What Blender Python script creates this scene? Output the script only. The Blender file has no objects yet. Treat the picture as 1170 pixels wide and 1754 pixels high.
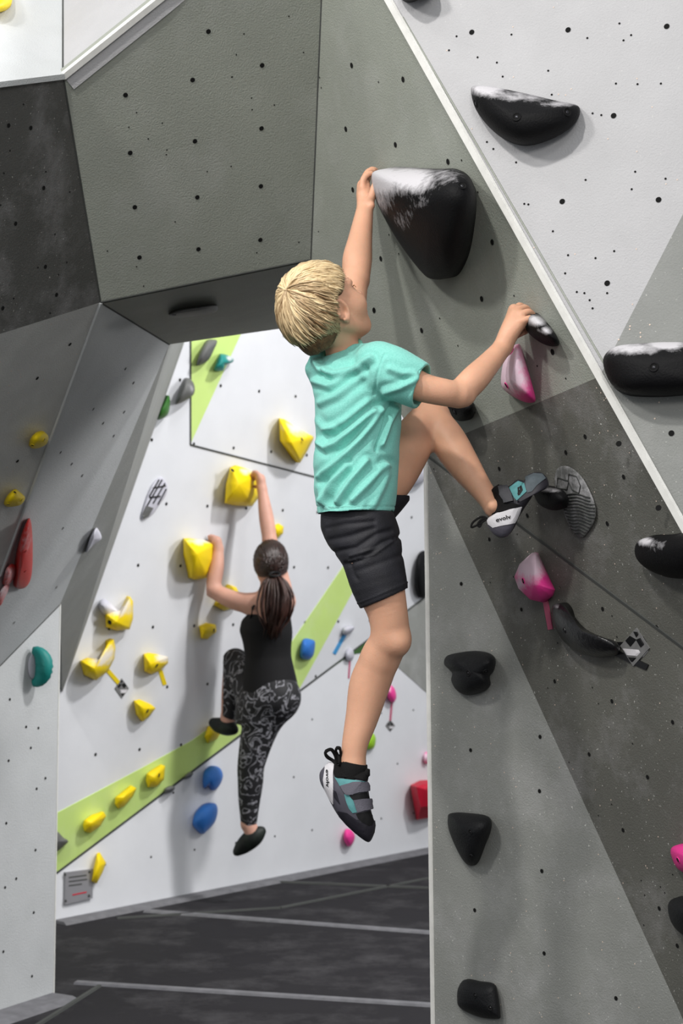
import bpy, bmesh, math, random
import numpy as np
from mathutils import Vector, Matrix
from mathutils.bvhtree import BVHTree

random.seed(4); RNG = np.random.RandomState(7)
S = bpy.context.scene
COL = S.collection

# ------------------------------------------------------------------ camera
LENS = 60.0
PITCH = math.radians(2.4)
CAM = np.array([0.0, 0.0, 1.57])
cd = bpy.data.cameras.new('camera'); cd.lens = LENS; cd.sensor_fit = 'VERTICAL'
cd.sensor_height = 36.0; cd.sensor_width = 24.0
cam = bpy.data.objects.new('camera', cd); COL.objects.link(cam)
cam.location = CAM; cam.rotation_euler = (math.pi / 2 + PITCH, 0, 0)
cd.clip_start = 0.05; cd.clip_end = 100
cd.dof.use_dof = True; cd.dof.focus_distance = 3.95; cd.dof.aperture_fstop = 6.3
S.camera = cam

# ------------------------------------------------------------------ world, lamps, exposure
w = bpy.data.worlds.new('gym_air'); S.world = w; w.use_nodes = True
bg = w.node_tree.nodes['Background']; bg.inputs[0].default_value = (0.93, 0.96, 1.0, 1); bg.inputs[1].default_value = 0.50
S.view_settings.view_transform = 'Standard'; S.view_settings.look = 'None'
S.view_settings.gamma = 1.0; S.view_settings.use_curve_mapping = False
S.view_settings.exposure = 0.0

def lamp(name, loc, target, power, size, col=(1, 0.97, 0.93), spread=math.pi):
    l = bpy.data.lights.new(name, 'AREA'); l.energy = power; l.size = size; l.shape = 'DISK'
    l.color = col; l.spread = spread
    o = bpy.data.objects.new(name, l); COL.objects.link(o); o.location = loc
    d = Vector(target) - Vector(loc); o.rotation_euler = d.to_track_quat('-Z', 'Y').to_euler()
    return o
lamp('ceiling_or_fill_lamp', (-1.6, 0.9, 5.3), (0.3, 4.2, 1.9), 112, 0.25)
lamp('ceiling_or_fill_lamp', (-2.7, 1.8, 4.5), (0.4, 4.2, 1.9), 66, 0.5)  # added fill from the left to brighten the near panel, no known fixture
lamp('ceiling_or_fill_lamp', (0.5, -1.5, 5.4), (0.4, 4.2, 1.7), 30, 0.8)
lamp('ceiling_or_fill_lamp', (3.1, 5.8, 6.6), (-0.4, 8.6, 1.4), 315, 0.5, (1, 0.98, 0.97))
lamp('ceiling_or_fill_lamp', (1.0, 5.8, 6.2), (-0.4, 8.4, 1.0), 60, 1.0, (1, 0.98, 0.97))
lamp('ceiling_or_fill_lamp', (2.3, 6.6, 3.0), (-1.0, 6.4, 1.7), 58, 0.8, (1, 0.98, 0.97))  # added low fill in the passage, standing in for bounce off the far wall
lamp('ceiling_or_fill_lamp', (-2.6, 3.6, 6.0), (-1.0, 6.0, 3.4), 22, 0.8)
lamp('ceiling_or_fill_lamp', (0.6, -4.2, 3.9), (0.0, 5.0, 1.9), 150, 1.4)  # added soft frontal fill behind the camera, not a known fixture

# ------------------------------------------------------------------ projection helpers
FP = LENS / 36.0 * 1754.0
def ray(x, y):
    u = (x - 585) / FP; v = (877 - y) / FP
    d = np.array([u, math.cos(PITCH) - v * math.sin(PITCH), math.sin(PITCH) + v * math.cos(PITCH)])
    return d / d[1]
def P(x, y, Y): return CAM + ray(x, y) * Y
def pix(V):
    V = np.asarray(V, float); d = V - CAM
    c, s = math.cos(PITCH), math.sin(PITCH)
    z = d[..., 1] * c + d[..., 2] * s; v = -d[..., 1] * s + d[..., 2] * c
    return 585 + FP * d[..., 0] / z, 877 - FP * v / z
def unit(v): v = np.asarray(v, float); return v / np.linalg.norm(v)
def plane(a, b, c):
    n = unit(np.cross(b - a, c - a))
    if n @ (CAM - a) < 0: n = -n
    return (a, n)
def on(pl, x, y, off=0.0):
    a, n = pl; r = ray(x, y); return CAM + r * (((a + n * off) - CAM) @ n / (r @ n))
def flo(x, y): r = ray(x, y); return CAM - r * (CAM[2] / r[2])
def z0(pl, x):       # the point of a plane that stands on the floor under pixel column x
    lo, hi = 877, 4000
    for _ in range(40):
        m = (lo + hi) / 2
        if on(pl, x, m)[2] > 0: lo = m
        else: hi = m
    return (x, lo)

# ------------------------------------------------------------------ materials
def lin(c):
    return tuple(((v / 255) / 12.92 if v / 255 <= 0.04045 else ((v / 255 + 0.055) / 1.055) ** 2.4) for v in c)
MATS = {}
def mat(name, rgb, rough=0.6, bump=0.0, bscale=60.0, var=0.0, vscale=6.0, spec=0.3, chalk=0.0, chalk_scale=5.0,
        sss=0.0, metal=0.0, attr_chalk=False, chalk_rgb=(214, 212, 216), rgb2=None, sheen=0.0, specks=0.0, coat=0.0, attr_col=None):
    if name in MATS: return MATS[name]
    m = bpy.data.materials.new(name); m.use_nodes = True; MATS[name] = m
    nt = m.node_tree; N = nt.nodes; L = nt.links
    b = N['Principled BSDF']; b.inputs['Roughness'].default_value = rough
    b.inputs['Specular IOR Level'].default_value = spec; b.inputs['Metallic'].default_value = metal
    if coat: b.inputs['Coat Weight'].default_value = coat; b.inputs['Coat Roughness'].default_value = 0.25
    if sheen: b.inputs['Sheen Weight'].default_value = sheen
    if sss:
        b.inputs['Subsurface Weight'].default_value = sss; b.inputs['Subsurface Radius'].default_value = (1.0, 0.35, 0.2)
        b.inputs['Subsurface Scale'].default_value = 0.008
    tc = N.new('ShaderNodeTexCoord'); co = tc.outputs['Object']
    def noise(scale, det=4, r=0.55):
        n = N.new('ShaderNodeTexNoise'); n.inputs['Scale'].default_value = scale; n.inputs['Detail'].default_value = det
        n.inputs['Roughness'].default_value = r; L.new(co, n.inputs['Vector']); return n.outputs[0]
    def ramp(f, a, c):
        r = N.new('ShaderNodeMapRange'); r.inputs[1].default_value = a; r.inputs[2].default_value = c
        L.new(f, r.inputs[0]); r.clamp = True; return r.outputs[0]
    def mix(f, A, B):
        x = N.new('ShaderNodeMix'); x.data_type = 'RGBA'
        for s_, i in ((f, 0), (A, 6), (B, 7)):
            if hasattr(s_, 'links'): L.new(s_, x.inputs[i])
            elif isinstance(s_, tuple): x.inputs[i].default_value = (*s_, 1) if len(s_) == 3 else s_
            else: x.inputs[i].default_value = s_
        return x.outputs[2]
    def mul(f, k):
        x = N.new('ShaderNodeMath'); x.operation = 'MULTIPLY'; L.new(f, x.inputs[0])
        if hasattr(k, 'links'): L.new(k, x.inputs[1])
        else: x.inputs[1].default_value = k
        return x.outputs[0]
    c0 = lin(rgb); cur = c0
    if attr_col:
        at = N.new('ShaderNodeAttribute'); at.attribute_name = attr_col
        cur = mix(at.outputs['Fac'], c0, lin(rgb2))
    elif var or rgb2:
        c2 = lin(rgb2) if rgb2 else tuple(v * (1 - var) for v in c0)
        cur = mix(ramp(noise(vscale), 0.35, 0.65), c0, c2)
    if chalk:
        f = mul(ramp(noise(chalk_scale, 6, 0.7), 0.48, 0.78), chalk)
        cur = mix(f, cur, lin(chalk_rgb))
    if specks:
        f = mul(ramp(noise(170, 2, 0.5), 0.70, 0.76), specks)
        cur = mix(f, cur, lin((225, 225, 220)))
    if attr_chalk:
        at = N.new('ShaderNodeAttribute'); at.attribute_name = 'chalk'
        nn = N.new('ShaderNodeMath'); nn.operation = 'MULTIPLY_ADD'; L.new(noise(38, 6, 0.72), nn.inputs[0]); nn.inputs[1].default_value = 1.1; nn.inputs[2].default_value = -0.55
        sm = N.new('ShaderNodeMath'); sm.operation = 'ADD'; L.new(nn.outputs[0], sm.inputs[0]); L.new(at.outputs['Fac'], sm.inputs[1])
        x = N.new('ShaderNodeMapRange'); x.inputs[1].default_value = 0.28; x.inputs[2].default_value = 0.85; x.inputs[4].default_value = 0.9; L.new(sm.outputs[0], x.inputs[0])
        cur = mix(x.outputs[0], cur, lin(chalk_rgb))
        rr = N.new('ShaderNodeMapRange'); L.new(x.outputs[0], rr.inputs[0]); rr.inputs[3].default_value = rough; rr.inputs[4].default_value = 0.9
        L.new(rr.outputs[0], b.inputs['Roughness'])
    if hasattr(cur, 'links'): L.new(cur, b.inputs['Base Color'])
    else: b.inputs['Base Color'].default_value = (*cur, 1)
    if bump:
        bn = N.new('ShaderNodeBump'); bn.inputs['Strength'].default_value = bump; bn.inputs['Distance'].default_value = 0.004
        L.new(noise(bscale, 3), bn.inputs['Height']); L.new(bn.outputs[0], b.inputs['Normal'])
    return m

WK = dict(rough=0.62, bump=0.45, bscale=230, spec=0.3)
m_white = mat('white_wall_paint', (180, 180, 182), chalk=0.10, var=0.06, specks=0.3, **WK)
m_lgrey = mat('light_grey_wall_paint', (150, 154, 145), chalk=0.14, var=0.07, **WK)
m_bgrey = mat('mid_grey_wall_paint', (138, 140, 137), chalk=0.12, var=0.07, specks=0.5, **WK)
m_dgrey = mat('dark_grey_wall_paint', (101, 101, 95), chalk=0.22, var=0.14, specks=0.8, **WK)
m_char = mat('charcoal_wall_paint', (84, 84, 82), chalk=0.22, var=0.14, specks=0.5, **WK)
m_jgrey = mat('scuffed_dark_grey_wall_paint', (200, 201, 199), chalk=0.2, var=0.14, specks=0.5, **WK)
m_egrey = mat('grey_wall_paint', (140, 142, 138), chalk=0.20, var=0.10, specks=0.8, **WK)
m_pillar = mat('pale_grey_wall_paint', (190, 193, 194), chalk=0.12, var=0.06, **WK)
m_back = mat('back_wall_white_paint', (214, 216, 220), chalk=0.08, var=0.04, rough=0.65, bump=0.2, bscale=200)
m_green = mat('lime_wall_paint', (192, 218, 128), chalk=0.15, var=0.05, rough=0.65)
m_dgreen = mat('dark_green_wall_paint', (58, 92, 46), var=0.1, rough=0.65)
m_trimw = mat('white_edge_sealant', (222, 222, 218), rough=0.5, var=0.1, vscale=30)
m_seam = mat('dark_panel_gap', (70, 72, 70), rough=0.8, var=0.2)
m_hole = mat('black_bolt_hole', (12, 12, 12), rough=0.9, var=0.1)
m_speck = mat('bare_wood_speck', (225, 205, 190), rough=0.8, var=0.1)
m_mat = mat("black_vinyl_matting", (40, 39, 42), rough=0.8, bump=0.25, bscale=14, var=0.22, vscale=3, chalk=0.07, chalk_scale=3, spec=0.1)
m_matseam = mat('grey_mat_seam', (112, 112, 116), rough=0.7, var=0.25, vscale=18)
m_black = mat('black_rough_resin', (13, 13, 15), rough=0.62, bump=0.35, bscale=220, attr_chalk=True, spec=0.16)
m_blackg = mat('black_matt_resin', (24, 25, 27), rough=0.55, bump=0.4, bscale=200, attr_chalk=True, spec=0.25)
m_gresin = mat('dark_grey_resin', (98, 99, 98), rough=0.6, bump=0.3, bscale=120, attr_chalk=True)
m_pgrey = mat('pale_grey_resin', (190, 190, 200), rough=0.6, bump=0.3, bscale=120, attr_chalk=True)
m_yellow = mat('yellow_resin', (238, 208, 12), rough=0.55, bump=0.3, bscale=90, attr_chalk=True, chalk_rgb=(220, 214, 206))
m_pink = mat('pink_resin', (236, 62, 150), rough=0.5, bump=0.25, bscale=90, attr_chalk=True, chalk_rgb=(232, 214, 226))
m_blue = mat('blue_resin', (48, 112, 192), rough=0.5, bump=0.3, bscale=90, attr_chalk=True)
m_teal = mat('teal_resin', (28, 128, 122), rough=0.5, bump=0.3, bscale=90, attr_chalk=True)
m_red = mat('red_resin', (196, 44, 40), rough=0.5, bump=0.3, bscale=90, attr_chalk=True)
m_crim = mat('crimson_resin', (190, 24, 50), rough=0.5, bump=0.3, bscale=90, attr_chalk=True)
m_lime = mat('lime_resin', (150, 200, 40), rough=0.5, bump=0.3, bscale=90, attr_chalk=True)
m_dkgreen = mat('dark_green_resin', (50, 104, 40), rough=0.5, bump=0.3, bscale=90, attr_chalk=True)
m_bolt = mat('dark_steel_bolt', (70, 70, 74), rough=0.35, metal=0.8, var=0.2)
m_skin = mat('skin', (224, 172, 142), rough=0.5, sss=0.25, var=0.10, vscale=14, bump=0.12, bscale=260, spec=0.35)
m_skinw = mat('skin_tanned', (205, 158, 140), rough=0.5, sss=0.2, var=0.10, vscale=14, spec=0.3)
m_shirt = mat('mint_heather_jersey', (142, 216, 204), rough=0.85, bump=0.35, bscale=420, rgb2=(128, 206, 193), vscale=240, spec=0.15, sheen=0.15)
m_shirt2 = mat('pale_mint_rib', (142, 222, 200), rough=0.85, bump=0.3, bscale=420, var=0.08, vscale=200, spec=0.15)
m_shorts = mat('black_sport_fabric', (30, 30, 34), rough=0.62, bump=0.3, bscale=380, rgb2=(40, 40, 46), vscale=22, spec=0.35)
m_sock = mat('black_knit', (18, 17, 18), rough=0.9, bump=0.4, bscale=300, var=0.3)
m_shoe = mat('grey_shoe_rubber', (84, 82, 92), rough=0.5, var=0.14, vscale=40, spec=0.4)
m_shoeb = mat('black_shoe_rubber', (42, 40, 48), rough=0.45, var=0.2, vscale=50, spec=0.4)
m_shoew = mat('white_shoe_band', (214, 212, 216), rough=0.5, var=0.06, vscale=30)
m_shoet = mat('teal_shoe_fabric', (96, 158, 160), rough=0.7, var=0.2, vscale=60)
m_strap = mat('grey_shoe_strap', (100, 98, 108), rough=0.7, bump=0.2, bscale=300, var=0.08)
m_ink = mat('black_ink', (16, 16, 18), rough=0.6, var=0.1)
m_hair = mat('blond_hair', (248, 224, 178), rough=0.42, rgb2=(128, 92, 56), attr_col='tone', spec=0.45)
m_hairb = mat('light_brown_underhair', (120, 92, 62), rough=0.6, bump=0.9, bscale=240, rgb2=(72, 54, 36), vscale=60, spec=0.3)
m_brown = mat('dark_brown_hair', (36, 24, 20), rough=0.4, rgb2=(66, 38, 30), attr_col='tone', spec=0.5)
m_tank = mat('black_cotton', (16, 16, 18), rough=0.8, bump=0.2, bscale=200, var=0.2)
m_tape = mat('black_tape', (26, 26, 28), rough=0.35, var=0.2)
m_steel = mat('grey_sign_metal', (140, 140, 144), rough=0.5, metal=0.2, var=0.08)
m_eye = mat('eye_white', (230, 226, 220), rough=0.2, var=0.02)
m_brow = mat('sandy_brow_hair', (170, 128, 88), rough=0.7, var=0.2, vscale=80)

# leggings: black with a pale marble print
def leggings_mat():
    m = bpy.data.materials.new('marbled_legging_fabric'); m.use_nodes = True; nt = m.node_tree; N = nt.nodes; L = nt.links
    b = N['Principled BSDF']; b.inputs['Roughness'].default_value = 0.7
    tc = N.new('ShaderNodeTexCoord'); n = N.new('ShaderNodeTexNoise'); n.inputs['Scale'].default_value = 13; n.inputs['Detail'].default_value = 3
    n.inputs['Distortion'].default_value = 1.6; L.new(tc.outputs['Object'], n.inputs['Vector'])
    r = N.new('ShaderNodeValToRGB'); e = r.color_ramp.elements
    e[0].position = 0.47; e[0].color = (*lin((16, 16, 20)), 1); e[1].position = 0.53; e[1].color = (*lin((16, 16, 20)), 1)
    k = e.new(0.50); k.color = (*lin((165, 165, 172)), 1)
    L.new(n.outputs[0], r.inputs[0]); L.new(r.outputs[0], b.inputs['Base Color']); return m
m_legg = leggings_mat()

# ------------------------------------------------------------------ object helpers
def tag(o, label=None, cat=None, group=None, kind=None):
    if label: o['label'] = label
    if cat: o['category'] = cat
    if group: o['group'] = group
    if kind: o['kind'] = kind
    return o
def new_mesh(name, verts, faces, mats, parent=None, smooth=False, mi=None):
    me = bpy.data.meshes.new(name)
    me.from_pydata([tuple(map(float, v)) for v in verts], [], [tuple(f) for f in faces])
    for m in (mats if isinstance(mats, (list, tuple)) else [mats]): me.materials.append(m)
    if mi is not None: me.polygons.foreach_set('material_index', mi)
    if smooth: me.polygons.foreach_set('use_smooth', [True] * len(me.polygons))
    me.update()
    o = bpy.data.objects.new(name, me); COL.objects.link(o)
    if parent is not None: o.parent = parent
    return o
def recentre(o):
    """put the origin of a top-level mesh at its own centre, and keep its children in place"""
    me = o.data; n = len(me.vertices); a = np.empty(n * 3, np.float32); me.vertices.foreach_get('co', a); a = a.reshape(-1, 3)
    c = (a.min(0) + a.max(0)) / 2; a -= c; me.vertices.foreach_set('co', a.ravel()); me.update(); o.location = c
    for ch in o.children: ch.location = ch.location - Vector(c)
def root_empty(name, loc):
    o = bpy.data.objects.new(name, None); COL.objects.link(o); o.location = loc; o.empty_display_size = 0.1; return o
def adopt(root, o):       # world-space mesh becomes a child of an Empty at its place
    o.parent = root; o.location = -Vector(root.location)

def tube(name, pts, radii, m, parent=None, n=8, flat=1.0, closed=False):
    V = []; Fc = []; pts = [np.array(p, float) for p in pts]; K = len(pts)
    if not hasattr(radii, '__len__'): radii = [radii] * K
    up = np.array([0.13, 0.21, 0.97])
    for i, p in enumerate(pts):
        a = pts[(i - 1) % K] if (i > 0 or closed) else p; b = pts[(i + 1) % K] if (i < K - 1 or closed) else p
        t = unit(b - a); s = unit(np.cross(t, up)); q = np.cross(s, t)
        for j in range(n):
            an = 2 * math.pi * j / n; V.append(p + s * math.cos(an) * radii[i] + q * math.sin(an) * radii[i] * flat)
    for i in range(K if closed else K - 1):
        for j in range(n):
            Fc.append((i * n + j, i * n + (j + 1) % n, ((i + 1) % K) * n + (j + 1) % n, ((i + 1) % K) * n + j))
    if not closed: Fc.append(tuple(range(n))[::-1]); Fc.append(tuple((K - 1) * n + j for j in range(n)))
    return new_mesh(name, V, Fc, m, parent, True)

# ------------------------------------------------------------------ the wall planes (shared corner points)
S1 = P(551, 0, 4.5); S2 = P(533, 445, 4.95)
plA = plane(S1, S2, P(1170, 900, 3.7))
RT = on(plA, 665, 0); RM = on(plA, 1027, 645); K = on(plA, 725, 775); AP2 = on(plA, 1374, 1263)
plB = plane(RT, RM, P(1170, 200, RM[1] + 0.02))
EB = P(740, 1754, K[1]); F0 = P(1165, 1735, K[1] - 0.62)
plE = plane(K, EB, F0)
plD = plane(K, AP2, F0)
V1 = P(172, 518, 4.8)
plF = plane(S1, S2, V1)
plM = plane(flo(92, 1705), flo(0, 1735), flo(92, 1705) + np.array([0, 0, 1.0]))
plK2 = plane(on(plM, 103, 1035), on(plM, 0, 1140), V1)
G3 = on(plK2, 290, 590)
plG = plane(V1, S2, G3)
J2 = on(plK2, 0, 985)
plJ = plane(V1, J2, P(0, 572, V1[1] - 0.30))
H1 = on(plF, 108, 130)
plH = plane(V1, H1, P(0, 572, V1[1] - 0.30))
plI = plane(H1, P(0, 142, on(plH, 0, 142)[1]), P(108, -60, H1[1] + 0.75))
plT = plane(H1, on(plF, 270, 0), P(108, -60, H1[1] + 0.75))
plW1 = plane(flo(97, 1580), flo(735, 1455), flo(97, 1580) + np.array([0, 0, 1.0]))
plW2 = plane(on(plW1, 97, 1495), on(plW1, 625, 1100), P(330, 585, 8.2))

plR = plane(G3, on(plM, 103, 1035), on(plW2, 107, 1185))
def wall(name, facets, holes=(), specks=(), thick=0.045, trims=()):
    V = []; Fc = []; MI = []; mats = []
    def mid(m):
        if m not in mats: mats.append(m)
        return mats.index(m)
    for pl, poly, m in facets:
        pts = [np.array(q) if len(q) == 3 else on(pl, *q) for q in poly]
        # orient towards camera side
        nrm = np.zeros(3)
        for i in range(len(pts)): nrm += np.cross(pts[i], pts[(i + 1) % len(pts)])
        if nrm @ pl[1] < 0: pts = pts[::-1]
        b = len(V); n = len(pts)
        V += pts; V += [p - pl[1] * thick for p in pts]
        Fc.append(tuple(range(b, b + n))); MI.append(mid(m))
        Fc.append(tuple(range(b + n, b + 2 * n))[::-1]); MI.append(mid(m))
        for i in range(n):
            j = (i + 1) % n; Fc.append((b + i, b + n + i, b + n + j, b + j)); MI.append(mid(m))
    def disc(pl, x, y, r, m, n=10, off=0.0012):
        c = on(pl, x, y, off); e1 = unit(np.cross(pl[1], [0, 0, 1.0])); e2 = np.cross(e1, pl[1])
        b = len(V)
        for i in range(n):
            a = -2 * math.pi * i / n; V.append(c + e1 * r * math.cos(a) + e2 * r * math.sin(a))
        Fc.append(tuple(range(b, b + n))); MI.append(mid(m))
    for pl, pts, r in holes:
        for (x, y) in pts: disc(pl, x, y, r, m_hole)
    for pl, pts, r in specks:
        for (x, y) in pts: disc(pl, x, y, r, m_speck, 6, 0.0009)
    o = new_mesh(name, V, Fc, mats, mi=MI); o['kind'] = 'structure'; return o

def inside(poly, x, y):
    c = False; n = len(poly)
    for i in range(n):
        x1, y1 = poly[i]; x2, y2 = poly[(i + 1) % n]
        if (y1 > y) != (y2 > y) and x < (x2 - x1) * (y - y1) / (y2 - y1) + x1: c = not c
    return c
def grid_holes(pl, poly, step, skew=0.0, origin=(0, 0), jitter=0.0):
    """a regular bolt grid over a facet, given back as pixels"""
    e1 = unit(np.cross([0, 0, 1.0], pl[1])); e2 = np.cross(pl[1], e1); out = []
    c = on(pl, *poly[0])
    for i in range(-40, 40):
        for j in range(-40, 40):
            q = c + e1 * (i * step + origin[0] + (step / 2 if j % 2 else 0)) + e2 * (j * step + origin[1])
            if (q - CAM) @ np.array([0, 1, 0]) < 0.5: continue
            x, y = pix(q)
            if inside(poly, x, y): out.append((float(x), float(y)))
    return out
def rand_specks(poly, n, seed):
    r = random.Random(seed); xs = [p[0] for p in poly]; ys = [p[1] for p in poly]; out = []
    x0, x1 = max(min(xs), -50), min(max(xs), 1220); y0, y1 = max(min(ys), -50), min(max(ys), 1800)
    while len(out) < n:
        q = (r.uniform(x0, x1), r.uniform(y0, y1))
        if inside(poly, *q): out.append(q)
    return out

# floor and mats
fm = 0.0
new_mesh('floor', [(-4, -2, 0), (5, -2, 0), (5, 13, 0), (-4, 13, 0), (-4, -2, -0.1), (5, -2, -0.1), (5, 13, -0.1), (-4, 13, -0.1)],
         [(0, 1, 2, 3), (7, 6, 5, 4), (0, 4, 5, 1), (1, 5, 6, 2), (2, 6, 7, 3), (3, 7, 4, 0)], m_mat)['kind'] = 'structure'

# the near right wall: two facets left of the ridge, one right of it, two under the seam
A_l = [(533, 445), (558.6, -190), (665, 0), (1027, 645), (786, 747), (725, 775)]
A_d = [(725, 775), (786, 747), (1027, 645), (1170, 900), (1374, 1263), (1170, 1110)]
B_w = [(558.6, -190), (1200, -420), (1420, -420), (1420, -120), (1027, 645), (665, 0)]
B_g = [(1027, 645), (1420, -120), (1700, 300), (1700, 1400), (1374, 1263), (1170, 900)]
D_p = [(725, 775), (1170, 1110), (1374, 1263), (1650, 1700), (1290, 2004), (1165, 1735)]
yE = z0(plE, 745)[1]
E_p = [(725, 775), (1165, 1735), (1287, 2000), z0(plE, 1287), z0(plE, 745)]
E_p[2] = (1165 + (E_p[3][1] - 1735) * 440 / 960, E_p[3][1]); E_p[3] = z0(plE, E_p[2][0]); E_p = [E_p[0], E_p[1], E_p[3], E_p[4]]
D_p = [(725, 775), (1170, 1110), (1374, 1263), (1650, 1700), E_p[2], (1165, 1735)]
hA = [(602, 112), (690, 136), (592, 221), (677, 248), (767, 277), (843, 415), (652, 443), (825, 512), (722, 566), (640, 532),
      (604, 325), (641, 531), (946, 603)]
hAd = [(855, 803), (1002, 748), (1068, 817), (969, 775), (903, 883), (1040, 897), (1125, 1075)]
hB = [(808, 55), (973, 51), (1142, 45), (1051, 198), (963, 345), (1128, 342), (1040, 485), (1150, 742), (1128, 870), (1060, 760)]
hD = [(838, 924), (893, 1044), (950, 1167), (1048, 1201), (1152, 1237), (1009, 1292), (1109, 1331), (1067, 1422), (1129, 1556), (1032, 1043), (1160, 1620)]
hE = [(806, 1285), (924, 1355), (813, 1559), (928, 1492), (932, 1633), (1055, 1710), (925, 1262), (790, 1000), (800, 905)]
small_B = [(782, 62), (769, 86), (818, 98), (876, 59), (851, 107), (861, 131), (939, 121), (1055, 143), (1132, 143), (945, 162), (1092, 144), (1006, 65),
           (1068, 69), (1081, 60), (1061, 40), (1015, 194), (1030, 197), (834, 243), (845, 255), (884, 278), (1003, 308), (1088, 294), (1140, 306), (1082, 324),
           (905, 350), (947, 396), (973, 437), (1052, 430), (1020, 442), (968, 468), (1010, 514), (1040, 502), (898, 349), (988, 500), (1001, 502), (1015, 528)]
wall('wall_right', [(plA, A_l, m_lgrey), (plA, A_d, m_dgrey), (plB, B_w, m_white), (plB, B_g, m_bgrey), (plD, D_p, m_dgrey), (plE, E_p, m_egrey)],
     holes=[(plA, hA, 0.0075), (plA, hAd, 0.006), (plB, hB, 0.0068), (plD, hD, 0.0055), (plE, hE, 0.0055), (plB, small_B, 0.0026),
            (plA, rand_specks(A_l, 26, 1), 0.0025), (plD, rand_specks(D_p, 30, 2), 0.002)],
     specks=[(plA, rand_specks(A_d, 40, 3), 0.0018), (plE, rand_specks(E_p, 60, 4), 0.0017), (plD, rand_specks(D_p, 40, 5), 0.0018),
             (plB, rand_specks(B_w, 20, 6), 0.0018), (plB, rand_specks(B_g, 30, 8), 0.002)])
# hidden back of the near wall so that it is a solid body
bk = np.array([0.25, 1.0, 0.0])
Eb = on(plE, *E_p[3])
new_mesh('wall_right_back', [K, Eb, Eb + bk, K + bk, S2, S2 + bk],
         [(0, 1, 2, 3), (4, 0, 3, 5)], m_egrey)['kind'] = 'structure'

# arch on the left: overhanging panel, soffit, charcoal panel, leg and pillar
Fpoly = [(172, 518), (533, 445), (558.6, -190), (500, -190), (270, 0), (108, 130)]
Gpoly = [(172, 518), (533, 445), (606, 545), (290, 590)]
Hpoly = [(172, 518), (108, 130), (0, 143), (-300, 180), (-300, 660), (0, 572)]
Jpoly = [(172, 518), (0, 572), (-300, 666), (-300, 1790), (0, 985)]
Kpoly = [(172, 518), (290, 590), (103, 1035), (0, 1140), (-90, 1232), (0, 985)]
Mpoly = [(103, 1035), (92, 1705), (0, 1735), z0(plM, -90), (-90, 1232), (0, 1140)]
Ipoly = [(108, 130), (108, -300), (-300, -300), (-300, 180), (0, 143)]
Tpoly = [(108, 130), (270, 0), (560, -240), (108, -300)]
hF = [(357, 54), (449, 112), (330, 137), (215, 163), (448, 220), (334, 242), (223, 262), (447, 319), (338, 338), (231, 355), (446, 411), (340, 427), (239, 441)]
smF = [(418, 58), (398, 132), (431, 168), (432, 188), (254, 238), (285, 265), (286, 257), (355, 294), (396, 285), (300, 380), (246, 490), (234, 457), (184, 430), (495, 28),
       (405, 94), (397, 132), (278, 211), (440, 433), (470, 180), (520, 90), (234, 193), (221, 218), (512, 415)]
hH = [(53, 219), (75, 322), (27, 383), (78, 457), (97, 505), (5, 528), (15, 215)]
hJ = [(64, 648), (30, 790), (120, 590)]
hK = [(213, 706), (195, 747), (177, 725), (160, 701), (123, 795), (104, 775), (141, 815), (24, 1067), (97, 1006), (229, 656), (108, 905), (215, 632)]
hM = [(17, 1198), (66, 1247), (15, 1303), (63, 1351), (11, 1410), (61, 1456), (9, 1520), (58, 1563), (6, 1630), (55, 1672), (45, 1245), (53, 1281), (78, 1333), (28, 1505)]
wall('wall_left', [(plF, Fpoly, m_lgrey), (plG, Gpoly, m_lgrey), (plH, Hpoly, m_char), (plJ, Jpoly, m_jgrey),
                   (plK2, Kpoly, m_pillar), (plM, Mpoly, m_pillar), (plI, Ipoly, m_pillar), (plT, Tpoly, m_white)],
     holes=[(plF, hF, 0.0068), (plF, smF, 0.0022), (plH, hH, 0.006), (plJ, hJ, 0.006), (plK2, hK, 0.006), (plM, hM, 0.0055),
            (plH, rand_specks([(0, 145), (108, 130), (170, 515), (0, 570)], 12, 9), 0.0025)],
     specks=[(plJ, rand_specks([(0, 580), (165, 530), (0, 960)], 20, 11), 0.002)])

# the far wall
W1 = [(97, 1495), (625, 1100), (735, 1018), (1100, 745), (1100, 1390), (735, 1455), (97, 1580)]
G1 = [(625, 1100), (733, 1020), (870, 918), (870, 1360), (735, 1188), (655, 1120)]
def wx(x): return 1495 - (x - 97) * 395 / 528
W2 = [(-120, wx(-120)), (97, 1495), (625, 1100), (735, wx(735)), (1350, wx(1350)), (1350, 100), (-120, 100)]
W1 = [(-120, wx(-120)), (97, 1495), (625, 1100), (735, wx(735)), (1350, wx(1350)), z0(plW1, 1350), z0(plW1, -120)]
gpoly_w2 = [(-120, wx(-120) - 120), (97, 1393), (330, 1262), (600, 962), (760, 780), (900, 620), (900, wx(900)), (625, 1100), (97, 1495), (-120, wx(-120))]
gridW2 = grid_holes(plW2, [(60, wx(60)), (735, wx(735)), (735, 560), (290, 560)], 0.30)
gridW1 = grid_holes(plW1, [(97, 1495), (735, 1020), (735, 1450), (97, 1570)], 0.30)
wall('wall_back', [(plW1, W1, m_back), (plW2, W2, m_back)],
     holes=[(plW2, gridW2, 0.0085), (plW1, gridW1, 0.006)])
wall('wall_left_shade_panel', [(plR, [tuple(G3), tuple(on(plM, 103, 1035)), tuple(on(plW2, 107, 1185))], m_bgrey),
                          (plane(G3, on(plW2, 107, 1185), on(plW2, 318, 580)), [tuple(G3), tuple(on(plW2, 107, 1185)), tuple(on(plW2, 318, 580))], m_bgrey)], thick=0.02)  # inner face of the arch leg; its grey stands in for shade there
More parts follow.
